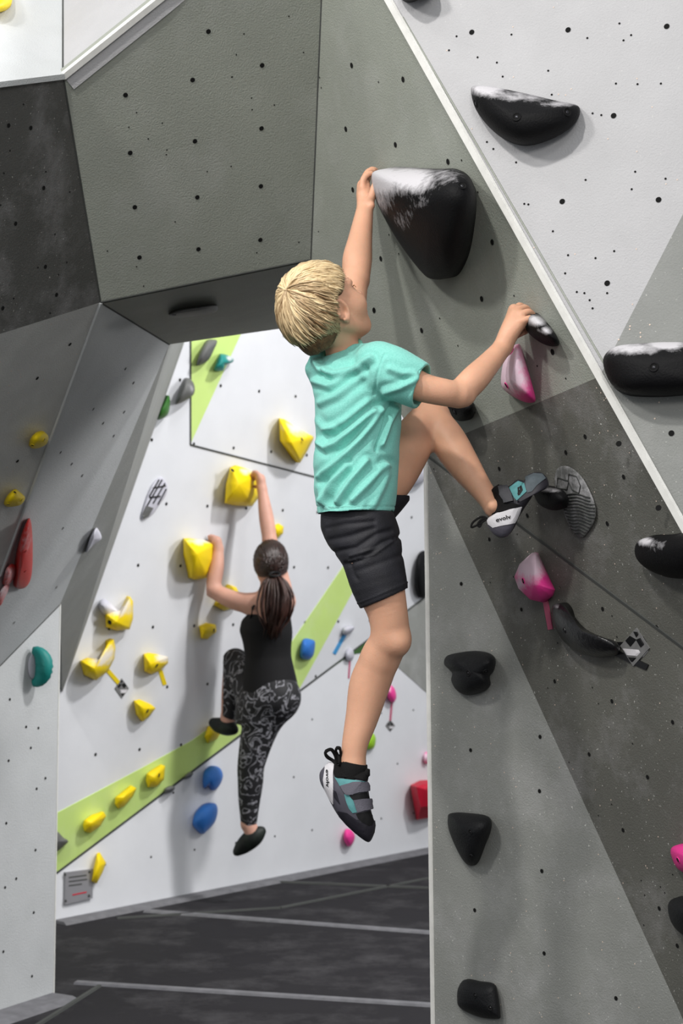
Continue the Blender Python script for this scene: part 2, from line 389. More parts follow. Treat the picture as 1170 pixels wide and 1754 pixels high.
def paint(name, pl, poly, m, off=0.003):
    """a thin layer of paint or ply lying on a wall panel"""
    o = wall(name, [((pl[0] + pl[1] * off, pl[1]), [on(pl, *q, off) if len(q) == 2 else q for q in poly], m)], thick=off); return o
paint('trim_1', plW2, [(-120, wx(-120) - 1), (-120, wx(-120) - 120), (97, 1393), (250, 1312), (330, 1268), (395, 1222), (500, 1100), (593, 963), (645, 885), (668, 900), (612, 1000), (512, 1182)], m_green)
paint('trim_2', plW2, [(328, 757), (327, 500), (452, 500), (410, 578)], m_green)
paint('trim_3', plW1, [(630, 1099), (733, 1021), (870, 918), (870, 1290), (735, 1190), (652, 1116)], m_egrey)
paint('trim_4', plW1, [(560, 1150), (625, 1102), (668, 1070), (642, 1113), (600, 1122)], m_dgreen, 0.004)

# seams, sealed joints and board edges
def strip(name, a, b, wpx, m, off, n, lift=0.004):
    """a slim bar that follows a joint between two points"""
    t = unit(b - a); s = unit(np.cross(t, n)); h = wpx / 2
    V = []
    for p in (a, b):
        for u_, v_ in ((-h, 0), (h, 0), (h * 0.7, off), (-h * 0.7, off)): V.append(p + s * u_ + n * (v_))
    Fc = [(0, 1, 2, 3), (7, 6, 5, 4)] + [(i, 4 + i, 4 + (i + 1) % 4, (i + 1) % 4) for i in range(4)]
    o = new_mesh(name, V, Fc, m); o['kind'] = 'structure'; return o
nAB = unit(plA[1] + plB[1])
strip('trim_5', on(plA, 558.6, -190), on(plA, 1374, 1263), 0.022, m_trimw, 0.006, nAB)
strip('trim_6', on(plB, 690, 30, 0), on(plB, 1048, 645, 0), 0.005, m_lgrey, 0.003, plB[1])
strip('trim_7', K, AP2, 0.010, m_seam, 0.002, plA[1])
strip('trim_8', on(plE, 729, 776), on(plE, 745, yE - 2), 0.014, m_trimw, 0.004, plE[1])
strip('trim_9', S2, on(plA, 558.6, -190), 0.008, m_seam, 0.002, unit(plA[1] + plF[1]))
strip('trim_10', V1, S2, 0.009, m_seam, 0.003, unit(plF[1] + plG[1]))
strip('trim_11', H1, on(plF, 560, -232), 0.022, m_trimw, 0.010, plF[1])
strip('trim_12', on(plH, 108, 130), on(plH, -300, 180), 0.020, m_pillar, 0.010, plH[1])
strip('trim_13', V1, J2, 0.014, m_pillar, 0.006, unit(plJ[1] + plK2[1]))
strip('trim_14', V1, G3, 0.006, m_seam, 0.002, unit(plK2[1] + plG[1]))
strip('trim_15', V1, H1, 0.006, m_seam, 0.002, unit(plF[1] + plH[1]))
strip('trim_16', on(plI, 108, 130), on(plI, 108, -300), 0.006, m_seam, 0.002, plI[1])
strip('trim_17', on(plW2, 97, 1495), on(plW2, 735, wx(735)), 0.012, m_seam, 0.004, plW2[1])
strip('trim_18', on(plW2, 326, 762), on(plW2, 326, 500), 0.012, m_seam, 0.004, plW2[1])
strip('trim_19', on(plW2, 326, 762), on(plW2, 690, 856), 0.010, m_seam, 0.004, plW2[1])
strip('trim_20', on(plM, 103, 1035), flo(92, 1705), 0.008, m_trimw, 0.002, plM[1])
strip('trim_21', on(plM, 103, 1035), on(plM, -90, 1232), 0.006, m_seam, 0.002, plM[1])
ZU = np.array([0, 0, 1.0])
strip('trim_22', flo(92, 1706), flo(-60, 1756), 0.26, m_matseam, 0.012, ZU)
strip('trim_23', flo(97, 1582), flo(760, 1452), 0.14, m_matseam, 0.014, ZU)
for k, (a, b, wd, m) in enumerate([((130, 1684), (760, 1724), 0.05, m_matseam), ((250, 1561), (760, 1600), 0.06, m_matseam), ((420, 1509), (760, 1523), 0.03, m_seam),
                                ((60, 1760), (170, 1690), 0.02, m_seam), ((200, 1574), (480, 1556), 0.02, m_seam), ((480, 1556), (760, 1500), 0.02, m_seam)]):
    strip('trim_%d' % (24 + k), flo(*a), flo(*b), wd, m, 0.008, ZU)

# ------------------------------------------------------------------ inflated solids (holds, shoes)
def smooth_outline(pts, n=48, round_=True):
    pts = [np.array(p, float) for p in pts]; K_ = len(pts); out = []
    if round_:
        per = 6
        for i in range(K_):
            p0, p1, p2, p3 = pts[i - 1], pts[i], pts[(i + 1) % K_], pts[(i + 2) % K_]
            for t in np.arange(per) / per:
                out.append(0.5 * ((2 * p1) + (-p0 + p2) * t + (2 * p0 - 5 * p1 + 4 * p2 - p3) * t * t + (-p0 + 3 * p1 - 3 * p2 + p3) * t ** 3))
    else:
        per = 4
        for i in range(K_):
            for t in np.arange(per) / per: out.append(pts[i] * (1 - t) + pts[(i + 1) % K_] * t)
    return np.array(out)

def inflate(name, pl, outline, t, m, parent=None, apex=None, round_=True, skirt=0.3, rings=8, both=False, chalk=(), power=2.0, bumps=(), smooth=True):
    """a solid that swells from the wall plane; its widest ring has the given outline"""
    o2 = smooth_outline(outline, round_=round_); cx, cy = o2.mean(0)
    if apex is None: apex = (cx, cy)
    apex = np.array(apex, float)
    c3 = on(pl, cx, cy); q = np.array(pix(c3 + pl[1] * 0.05)) - np.array(pix(c3)); ql = np.linalg.norm(q) + 1e-6; e = q / ql; per_m = ql / 0.05
    wv = (o2 - o2.min(0)) @ e; wv = o2 @ e; wmin = wv.min(); W = wv.max() - wmin
    shift = min(per_m * t * skirt, 0.55 * W)
    V = []; R = []
    n = len(o2)
    if both:
        for ph in np.linspace(-1, 1, 2 * rings - 1):
            s_ = max(0.02, (1 - abs(ph) ** power)) ** (1 / power); R.append((o2 * s_ + apex * (1 - s_), ph * t))
    else:
        base = o2 - np.outer((wv - wmin) * (shift / max(W, 1e-6)), e)
        R.append((base, 0.0))
        for k in range(rings):
            a = (k / (rings - 1)) * math.pi / 2; s_ = max(0.03, math.cos(a)) ** (2.0 / power)
            R.append((o2 * s_ + apex * (1 - s_), t * (skirt + (1 - skirt) * math.sin(a) ** 1.0)))
    for ring, h in R:
        for (x, y) in ring:
            hh = h
            if not both:
                for (bx, by, br, ba) in bumps: hh += ba * math.exp(-((x - bx) ** 2 + (y - by) ** 2) / br ** 2) * (h / t)
            V.append(on(pl, x, y, hh))
    Fc = [];
    for k in range(len(R) - 1):
        for i in range(n):
            j = (i + 1) % n; Fc.append((k * n + i, k * n + j, (k + 1) * n + j, (k + 1) * n + i))
    Fc.append(tuple(range(n))[::-1]); Fc.append(tuple((len(R) - 1) * n + i for i in range(n)))
    o = new_mesh(name, V, Fc, m, parent, smooth)
    bm = bmesh.new(); bm.from_mesh(o.data); bmesh.ops.recalc_face_normals(bm, faces=bm.faces); bm.to_mesh(o.data); bm.free()
    at = o.data.attributes.new('chalk', 'FLOAT', 'POINT'); X, Y = pix(np.array(V)); val = np.zeros(len(V))
    for (x, y, rx, ry, s_) in chalk: val = np.maximum(val, 1.25 * s_ * np.exp(-(((X - x) / rx) ** 2 + ((Y - y) / ry) ** 2)))
    at.data.foreach_set('value', val.astype(np.float32))
    return o
def bvh_of(o):
    me = o.data; off = Vector(o.location) + (Vector(o.parent.location) if o.parent else Vector((0, 0, 0)))
    return BVHTree.FromPolygons([Vector(v.co) + off for v in me.vertices], [tuple(p.vertices) for p in me.polygons])
def hit(bv, x, y):
    d = Vector(ray(x, y)).normalized(); h = bv.ray_cast(Vector(CAM), d)
    if h[0] is None:
        return None, None
    n = np.array(h[1]); n = n if n @ np.array(d) < 0 else -n
    return np.array(h[0]), n
def bolt(parent, bv, x, y, r=0.009):
    p, n = hit(bv, x, y)
    if p is None: return
    e1 = unit(np.cross(n, [0.1, 0.2, 1.0])); e2 = np.cross(n, e1); V = []; Fc = []; k = 12; MI = []
    prof = [(r * 1.25, 0.000), (r * 1.2, 0.0015), (r * 0.95, 0.0016), (r * 0.9, 0.0004), (r * 0.42, 0.0005), (r * 0.38, 0.0012), (r * 0.05, 0.0012)]
    for (rr, h) in prof:
        for i in range(k):
            a = 2 * math.pi * i / k; V.append(p + n * h + e1 * rr * math.cos(a) + e2 * rr * math.sin(a))
    for j in range(len(prof) - 1):
        for i in range(k):
            Fc.append((j * k + i, j * k + (i + 1) % k, (j + 1) * k + (i + 1) % k, (j + 1) * k + i)); MI.append(0 if j in (0, 1) else (1 if j < 4 else 2))
    new_mesh('bolt_socket', V, Fc, [parent.data.materials[0], m_hole, m_bolt], parent, True, MI)
def decal(name, bv, poly, m, parent=None, th=0.0015, cuts=3, lift=0.0006):
    """a real piece of material of thickness th, cut to an outline and laid on a surface"""
    bm = bmesh.new(); vs = [bm.verts.new((x, y, 0)) for x, y in poly]; bm.faces.new(vs)
    bmesh.ops.triangulate(bm, faces=bm.faces[:])
    for _ in range(cuts): bmesh.ops.subdivide_edges(bm, edges=bm.edges[:], cuts=1, use_grid_fill=True); 
    bmesh.ops.triangulate(bm, faces=bm.faces[:])
    bm.verts.ensure_lookup_table(); top = []; bot = []; last = None
    H = [hit(bv, v.co.x, v.co.y) for v in bm.verts]
    ok = [h for h in H if h[0] is not None]
    if not ok: bm.free(); return None
    good = [(v.co.x, v.co.y, h) for v, h in zip(bm.verts, H) if h[0] is not None]
    for v, h in zip(bm.verts, H):
        if h[0] is None:
            h = min(good, key=lambda g: (g[0] - v.co.x) ** 2 + (g[1] - v.co.y) ** 2)[2]
        top.append(h[0] + h[1] * (lift + th)); bot.append(h[0] - h[1] * 0.001)
    n = len(top); Fc = [tuple(v.index for v in f.verts) for f in bm.faces]; bm.edges.ensure_lookup_table()
    Fs = Fc + [tuple(i + n for i in f[::-1]) for f in Fc]
    for e in bm.edges:
        if len(e.link_faces) == 1: a, b = e.verts[0].index, e.verts[1].index; Fs.append((a, b, b + n, a + n))
    bm.free()
    o = new_mesh(name, top + bot, Fs, m, parent, False)
    b2 = bmesh.new(); b2.from_mesh(o.data); bmesh.ops.recalc_face_normals(b2, faces=b2.faces); b2.to_mesh(o.data); b2.free()
    return o

def lettering(name, bv, text, org, size, ang, m, parent=None, lift=0.002, sx=1.0, shear=0.0):
    """raised letters laid on a surface, built from the letter shapes of the default font"""
    c = bpy.data.curves.new('t', 'FONT'); c.body = text; c.size = 1.0; c.align_x = 'CENTER'; c.align_y = 'CENTER'; c.resolution_u = 2; c.shear = shear; c.offset = 0.02
    t = bpy.data.objects.new('t', c); COL.objects.link(t); dg = bpy.context.evaluated_depsgraph_get(); dg.update()
    me = bpy.data.meshes.new_from_object(t.evaluated_get(dg)); bpy.data.objects.remove(t)
    V = []; ca, sa = math.cos(ang), math.sin(ang); last = None
    for v in me.vertices:
        x, y = v.co.x * size * sx, v.co.y * size
        px_, py_ = org[0] + x * ca - y * sa, org[1] - (x * sa + y * ca)
        p, n = hit(bv, px_, py_)
        if p is None: p, n = last if last is not None else (None, None)
        if p is None: return
        last = (p, n); V.append(p + n * lift)
    Fc = [tuple(p.vertices) for p in me.polygons]
    return new_mesh(name, V, Fc, m, parent)

def hold(label, pl, outline, t, m, bolts=(), group='climbing holds on the walls', **kw):
    br = kw.pop('br', 0.009)
    o = inflate('climbing_hold', pl, outline, t, m, **kw); tag(o, label, 'climbing hold', group)
    bv = bvh_of(o)
    for (x, y) in bolts: bolt(o, bv, x, y, br)
    return o
HOLDS = []
def H(*a, **k): o = hold(*a, **k); HOLDS.append(o); return o
gN = 'black holds on the right wall'
h_top = H('black half-moon hold with two bolts on the white panel, chalk along its flat top', plB,
  [(807, 152), (822, 147), (850, 150), (900, 160), (955, 173), (985, 179), (993, 187), (990, 203), (975, 221), (940, 240), (900, 249), (865, 238), (835, 214), (814, 185)],
  0.11, m_black, [(885, 200), (972, 192), (815, 177)], gN, apex=(880, 200), skirt=0.18, chalk=[(835, 150, 32, 16, .95), (890, 165, 60, 10, .55), (960, 178, 40, 6, .5)], power=1.8)
h_big = H('largest black hold, heavily chalked on its upper left where the boy hangs on', plA,
  [(636, 303), (645, 292), (670, 290), (710, 291), (745, 291), (775, 290), (800, 300), (813, 322), (816, 350), (810, 390), (800, 430), (785, 460), (768, 476), (740, 478), (722, 466), (690, 425), (662, 380), (642, 338)],
  0.17, m_black, [(792, 318)], gN, apex=(735, 350), skirt=0.28, power=2.2,
  chalk=[(650, 305, 42, 34, 1.0), (700, 305, 50, 26, .9), (755, 300, 45, 18, .42), (650, 345, 22, 30, .5), (690, 375, 26, 22, .3), (715, 350, 30, 14, .3)])
H('slim tapered dark hold gripped by the boy at shoulder height', plA,
  [(898, 543), (906, 538), (918, 541), (936, 556), (952, 574), (958, 586), (953, 593), (938, 592), (920, 583), (902, 566)], 0.06, m_black, (), gN,
  skirt=0.35, chalk=[(920, 549, 18, 10, .95), (935, 566, 14, 8, .7)], apex=(925, 562))
H('pink and white teardrop hold just under the boy\'s right hand', plA,
  [(884, 590), (891, 596), (900, 622), (909, 650), (917, 680), (914, 689), (900, 689), (880, 680), (862, 666), (858, 650), (862, 622), (872, 600)], 0.09, m_pink,
  [(877, 602), (868, 660)], 'pink holds', skirt=0.3, chalk=[(868, 628, 34, 62, 1.0), (888, 650, 22, 26, .75)], br=0.007, apex=(876, 650), round_=True)
H('black hold half hidden behind the boy\'s right elbow', plA,
  [(762, 697), (775, 688), (800, 686), (812, 692), (813, 706), (802, 719), (786, 721), (770, 712)], 0.07, m_black, [(778, 704)], gN, skirt=0.35)
H('wide black rounded hold at the right edge of the picture, its top white with chalk', plB,
  [(1033, 622), (1040, 603), (1060, 592), (1100, 588), (1150, 586), (1230, 590), (1240, 630), (1225, 668), (1160, 677), (1110, 678), (1070, 673), (1045, 655)],
  0.11, m_black, [(1120, 629)], gN, skirt=0.25, chalk=[(1075, 596, 60, 12, .75), (1140, 590, 40, 9, .95)], power=2.5)
H('black bulging hold at the right edge on the dark grey panel', plA,
  [(1087, 945), (1092, 928), (1110, 920), (1140, 918), (1180, 914), (1220, 925), (1225, 965), (1190, 988), (1150, 990), (1115, 978), (1094, 962)], 0.08, m_black, (), gN,
  skirt=0.3, chalk=[(1105, 927, 14, 9, .8), (1125, 935, 22, 14, .3)], power=2.4)
h_foot = H('black oval foothold under the boy\'s raised left shoe', plA,
  [(914, 843), (922, 836), (945, 836), (965, 841), (974, 855), (970, 868), (955, 874), (938, 872), (922, 862)], 0.075, m_black, (), gN, skirt=0.4,
  chalk=[(940, 840, 20, 5, .6)], power=2.4)
h_knob = H('black three-lobed hold on the lower grey panel, uppermost of three', plE,
  [(761, 1138), (765, 1124), (785, 1118), (812, 1115), (838, 1119), (849, 1130), (846, 1148), (838, 1158), (839, 1174), (825, 1185), (800, 1191), (782, 1182), (773, 1166), (774, 1152)],
  0.075, m_blackg, [(802, 1153), (832, 1150)], gN, skirt=0.2, bumps=[(775, 1130, 14, .012), (838, 1130, 14, .012)], power=2.3, br=0.007)
H('black wedge hold with a pointed foot on the lower grey panel, middle of three', plE,
  [(767, 1402), (772, 1393), (800, 1393), (832, 1397), (842, 1407), (840, 1425), (828, 1452), (818, 1475), (808, 1483), (795, 1476), (780, 1450), (769, 1422)],
  0.07, m_blackg, [(806, 1425), (808, 1467)], gN, skirt=0.2, bumps=[(808, 1400, 30, .012)], power=2.0, br=0.006)
H('black shield hold on the lower grey panel, lowest of three', plE,
  [(783, 1710), (785, 1692), (796, 1678), (820, 1681), (846, 1685), (853, 1702), (857, 1738), (852, 1745), (825, 1743), (800, 1734), (786, 1724)],
  0.05, m_blackg, [(814, 1705), (840, 1726)], gN, skirt=0.25, power=2.3, br=0.006)
H('pink hold at the right edge low on the dark grey panel', plD,
  [(1149, 1463), (1153, 1450), (1175, 1446), (1205, 1455), (1205, 1490), (1180, 1497), (1160, 1487)], 0.06, m_pink, [(1162, 1473)], 'pink holds', skirt=0.3, br=0.006)
H('black rounded hold at the right edge below the pink one', plD,
  [(1144, 1556), (1150, 1541), (1172, 1536), (1205, 1545), (1210, 1590), (1190, 1608), (1165, 1598), (1150, 1580)], 0.06, m_blackg, (), gN, skirt=0.3)
H('black hold cut by the top edge of the picture beside the ridge', plB,
  [(683, -8), (690, -30), (720, -45), (745, -20), (720, -3), (700, 3)], 0.09, m_black, (), gN, skirt=0.2)
H('pink hold paled by chalk with a strip of tape under it', plD,
  [(911, 947), (917, 948), (928, 968), (940, 990), (951, 1010), (946, 1021), (930, 1032), (908, 1027), (888, 1008), (881, 988), (890, 966)], 0.085, m_pink,
  [(897, 995)], 'pink holds', skirt=0.3, chalk=[(905, 965, 30, 34, 1.0), (890, 1000, 14, 16, .7)], br=0.007, apex=(915, 1000), round_=False, power=1.6)
h_curve = H('curved black horn hold with a glossy worn top beside the diamond tag', plD,
  [(945, 1046), (950, 1036), (962, 1034), (972, 1043), (980, 1062), (1000, 1080), (1030, 1092), (1053, 1098), (1062, 1110), (1055, 1122), (1025, 1126), (992, 1118), (965, 1098), (950, 1072)],
  0.065, mat('glossy_black_resin', (20, 20, 22), rough=0.3, bump=0.3, bscale=120, attr_chalk=True, spec=0.6), [(967, 1080)], gN, skirt=0.3, chalk=[(952, 1038, 7, 6, .45)], br=0.006)  # the pale chalk spot is a glossy highlight put into the colour
# striped oval plate
o = H('thin grey oval hold with dark wavy stripes beside the foothold', plA,
  [(951, 812), (958, 800), (975, 800), (995, 815), (1010, 840), (1020, 868), (1018, 893), (1004, 915), (995, 921), (980, 908), (968, 885), (960, 855), (951, 835)],
  0.012, m_gresin, (), 'patterned thin holds', skirt=0.5, chalk=[(985, 850, 60, 90, .35)])
bv = bvh_of(o)
for k in range(13):
    y0 = 845 + k * 5.6; xl = 958 + max(0, k - 1) * 2.2; xr = 1019 - max(0, k - 8) * 2.5
    pts = []
    for i in range(9):
        f_ = i / 8; x = xl + (xr - xl) * f_; y = y0 + math.sin(f_ * math.pi * 3) * 1.5 + 8 * f_ * f_
        p, n = hit(bv, x, y)
        if p is not None: pts.append(p + n * 0.0012)
    if len(pts) > 3: tube('stripe', pts, 0.0016, m_seam, o, 5)
for loop in ([(956, 818), (975, 824), (972, 838), (954, 836)], [(975, 812), (988, 816), (995, 832), (992, 845), (980, 838), (974, 824)]):
    pts = []
    for i in range(len(loop)):
        p, n = hit(bv, *loop[i])
        if p is not None: pts.append(p + n * 0.001)
    if len(pts) > 2: tube('stripe', pts, 0.0014, m_seam, o, 5, closed=True)

# tape strips and diamond grade tags on the walls
bvW = BVHTree.FromPolygons([Vector(v.co) for v in bpy.data.objects['wall_right'].data.vertices], [tuple(p.vertices) for p in bpy.data.objects['wall_right'].data.polygons])
m_ptape = mat('pink_tape', (190, 90, 120), rough=0.5, var=0.15)
m_ytape = mat('yellow_tape', (226, 200, 30), rough=0.5, var=0.1)
m_btape = mat('blue_tape', (70, 150, 205), rough=0.5, var=0.1)
def tape(label, bv, a, b, wpx, m):
    a = np.array(a, float); b = np.array(b, float); t = unit(b - a); s = np.array([-t[1], t[0]]) * wpx / 2
    o = decal('tape', bv, [a - s, b - s, b + s, a + s], m, th=0.001, cuts=1, lift=0.002); tag(o, label, 'tape', 'tape strips on the walls'); return o
tape('pink tape strip hanging from the chalky pink hold', bvW, (935, 1028), (944, 1078), 8, m_ptape)
tape('black tape strip running under the curved horn hold to the tag', bvW, (1035, 1108), (1110, 1143), 10, m_tape)
tape('short black tape strip from the horn hold up to the diamond tag', bvW, (1050, 1104), (1070, 1104), 9, m_tape)
def diamond(label, pl, bv, c, rx, ry, rot=0.0):
    c = np.array(c, float); q = [c + (0, -ry), c + (rx, 0), c + (0, ry), c + (-rx, 0)]
    cr, sr = math.cos(rot), math.sin(rot); q = [c + np.array([(p - c)[0] * cr - (p - c)[1] * sr, (p - c)[0] * sr + (p - c)[1] * cr]) for p in q]
    T, R_, B_, L_ = q
    o = decal('route_tag', bv, q, mat('grey_tag_card', (120, 120, 120), rough=0.6, var=0.2, vscale=60), th=0.0015, cuts=1, lift=0.002); tag(o, label, 'route tag', 'diamond route tags')
    b2 = bvh_of(o)
    m_ = lambda a, b, f: a * (1 - f) + b * f
    decal('white_band', b2, [m_(L_, B_, .14), m_(R_, B_, .14), m_(R_, B_, .46), m_(L_, B_, .46)], m_shoew, o, th=0.0008, cuts=1)
    decal('black_emblem', b2, [m_(L_, B_, .56), m_(R_, B_, .56), B_], m_ink, o, th=0.0008, cuts=1)
    decal('black_emblem', b2, [m_(T, L_, .72), m_(T, L_, .45), m_(T, c, .62), m_(c, L_, .35)], m_ink, o, th=0.0008, cuts=1)
    decal('black_emblem', b2, [m_(T, R_, .72), m_(T, R_, .45), m_(T, c, .62), m_(c, R_, .35)], m_ink, o, th=0.0008, cuts=1)
    decal('black_emblem', b2, [m_(T, L_, .22), m_(T, R_, .22), m_(T, c, .5)], m_ink, o, th=0.0008, cuts=1)
    return o
diamond('diamond shaped grey and white route tag at the end of the horn hold', plD, bvW, (1089, 1108), 25, 33, 0.08)

# left side holds
bvL = BVHTree.FromPolygons([Vector(v.co) for v in bpy.data.objects['wall_left'].data.vertices], [tuple(p.vertices) for p in bpy.data.objects['wall_left'].data.polygons])
gL = 'holds on the left arch'
H('yellow hold cut by the top left corner of the picture', plI, [(-20, -20), (15, -20), (21, 0), (14, 13), (0, 20), (-15, 20)], 0.05, m_yellow, (), gL)
H('flat pointed dark hold lying on the underside of the arch', plG, [(290, 538), (305, 531), (335, 526), (365, 523), (373, 526), (368, 535), (345, 540), (310, 543), (295, 543)], 0.03, m_gresin, [(298, 539)], gL, br=0.006)
H('small yellow hold on the charcoal panel, upper of two', plJ, [(51, 762), (53, 750), (62, 741), (75, 740), (83, 748), (80, 760), (68, 767), (55, 768)], 0.05, m_yellow, [(75, 753), (56, 762)], gL, br=0.005, skirt=0.3)
H('small yellow hold on the charcoal panel, lower of two', plJ, [(8, 860), (14, 847), (26, 838), (36, 845), (43, 853), (36, 864), (20, 868), (10, 867)], 0.05, m_yellow, [(36, 856), (14, 863), (25, 844)], gL, br=0.005, skirt=0.3)
H('long red spindle hold on the grey panel of the arch leg', plK2, [(49, 888), (54, 900), (56, 940), (54, 985), (45, 1005), (30, 1008), (27, 995), (29, 950), (38, 912)], 0.05, m_red, [(43, 944), (43, 978)], gL, br=0.005, chalk=[(44, 925, 18, 30, .35)])
H('faded red hold fragment at the left edge of the picture', plK2, [(10, 975), (20, 966), (28, 972), (24, 990), (14, 1002), (6, 1000)], 0.03, m_red, (), gL, chalk=[(15, 985, 20, 20, .45)])
H('faded red tail hold at the left edge below the other red ones', plK2, [(0, 1012), (12, 998), (16, 1006), (8, 1024), (0, 1038), (-6, 1030)], 0.02, m_red, (), gL, chalk=[(5, 1015, 20, 20, .55)])
# teal hook on the pillar
pts = [on(plM, 56 + 20 * math.sin(math.pi * i / 12), 1142 - 28 * math.cos(math.pi * i / 12), .015 + .04 * math.sin(math.pi * i / 12)) for i in range(13)]
o = tube('climbing_hold', pts, [0.014 + 0.020 * math.sin(math.pi * i / 12) for i in range(13)], m_teal, None, 10); tag(o, 'teal crescent hold on the pale pillar at the left', 'climbing hold', gL)
p2 = inflate('chalky_inner_pad', plM, [(53, 1122), (66, 1120), (74, 1142), (66, 1163), (52, 1160), (48, 1140)], 0.02, m_pgrey, o)

# far wall holds
gY = 'yellow holds on the far wall'; gB = 'coloured holds on the far wall'
YH = [
 ('yellow triangular hold on the far wall beside the boy\'s back', plW2, [(478, 716), (487, 718), (510, 733), (537, 748), (537, 752), (525, 775), (514, 793), (505, 785), (480, 755)], .13, [(508, 732, 28, 8, .9), (515, 742, 20, 8, .5)], (500, 758), [(517, 753)]),
 ('yellow block hold under the woman\'s raised right hand', plW2, [(395, 800), (405, 797), (425, 803), (443, 812), (445, 850), (432, 867), (405, 866), (385, 862), (387, 830)], .14, [(425, 806, 18, 5, .8)], (410, 830), [(398, 806)]),
 ('yellow block hold under the woman\'s left hand', plW2, [(314, 922), (325, 922), (350, 925), (366, 932), (366, 960), (355, 990), (335, 993), (327, 990), (315, 950)], .14, [(345, 926, 22, 5, .9)], (338, 950), ()),
 ('yellow flat hold behind the woman\'s left elbow', plW2, [(366, 1036), (380, 1012), (392, 1001), (405, 1006), (412, 1020), (405, 1040), (385, 1046)], .08, [], (385, 1028), ()),
 ('yellow knob hold between the woman\'s elbow and raised knee', plW2, [(341, 1072), (355, 1067), (370, 1070), (371, 1082), (355, 1095), (345, 1094)], .07, [], (352, 1080), [(366, 1080)]),
 ('small yellow hold beside the woman\'s right forearm', plW2, [(469, 900), (478, 897), (486, 902), (485, 914), (475, 922), (468, 920)], .05, [], None, ()),
 ('yellow hooked hold with a chalky white top, high at the left', plW2, [(180, 1052), (195, 1046), (208, 1046), (216, 1035), (223, 1022), (228, 1030), (228, 1060), (222, 1078), (200, 1080), (182, 1074)], .10, [(205, 1045, 24, 10, .95), (218, 1035, 8, 12, .7)], (200, 1065), [(188, 1066)]),
 ('yellow hooked hold with a chalky white top and a diamond tag below', plW2, [(137, 1132), (150, 1127), (175, 1130), (186, 1118), (187, 1098), (195, 1095), (198, 1110), (196, 1128), (185, 1150), (165, 1165), (145, 1156)], .11, [(175, 1132, 22, 9, .9), (192, 1118, 7, 16, .7)], (162, 1145), ()),
 ('yellow hold with a chalky right side and a short tape tail', plW2, [(246, 1120), (255, 1118), (272, 1121), (288, 1125), (288, 1136), (275, 1148), (260, 1155), (248, 1150)], .08, [(280, 1126, 14, 9, .95)], (258, 1138), [(268, 1140)]),
 ('yellow pointed knob hold below the tape tail one', plW2, [(229, 1200), (240, 1198), (258, 1206), (267, 1213), (255, 1228), (245, 1236), (234, 1224)], .07, [], (246, 1214), [(252, 1218)]),
 ('yellow hold on the lime stripe, nearest the woman\'s foot', plW2, [(251, 1325), (262, 1318), (278, 1310), (283, 1312), (281, 1335), (268, 1348), (254, 1349), (250, 1338)], .07, [], (265, 1332), [(272, 1328)]),
 ('yellow hold on the lime stripe, second from the woman\'s foot', plW2, [(197, 1366), (208, 1358), (226, 1346), (234, 1350), (228, 1364), (212, 1382), (203, 1385), (197, 1378)], .07, [], (212, 1366), ()),
 ('yellow hold on the lime stripe, nearest the left pillar', plW2, [(144, 1405), (158, 1396), (178, 1391), (182, 1398), (172, 1415), (155, 1427), (145, 1424), (142, 1414)], .07, [], (158, 1410), ()),
 ('tall narrow yellow hold beside the grey sign plate', plW1, [(166, 1462), (171, 1460), (182, 1478), (176, 1494), (166, 1513), (157, 1510), (160, 1488)], .06, [], (170, 1484), ()),
 ('yellow foothold under the woman\'s raised left shoe', plW2, [(350, 1262), (356, 1244), (372, 1242), (380, 1252), (372, 1266), (356, 1273)], .08, [], None, ()),
]
for lab, pl, ol, t, ch, ap, bo in YH:
    H(lab, pl, ol, t, m_yellow, bo, gY, apex=ap, skirt=0.3, round_=False, rings=4, chalk=ch, power=1.5, br=0.012)
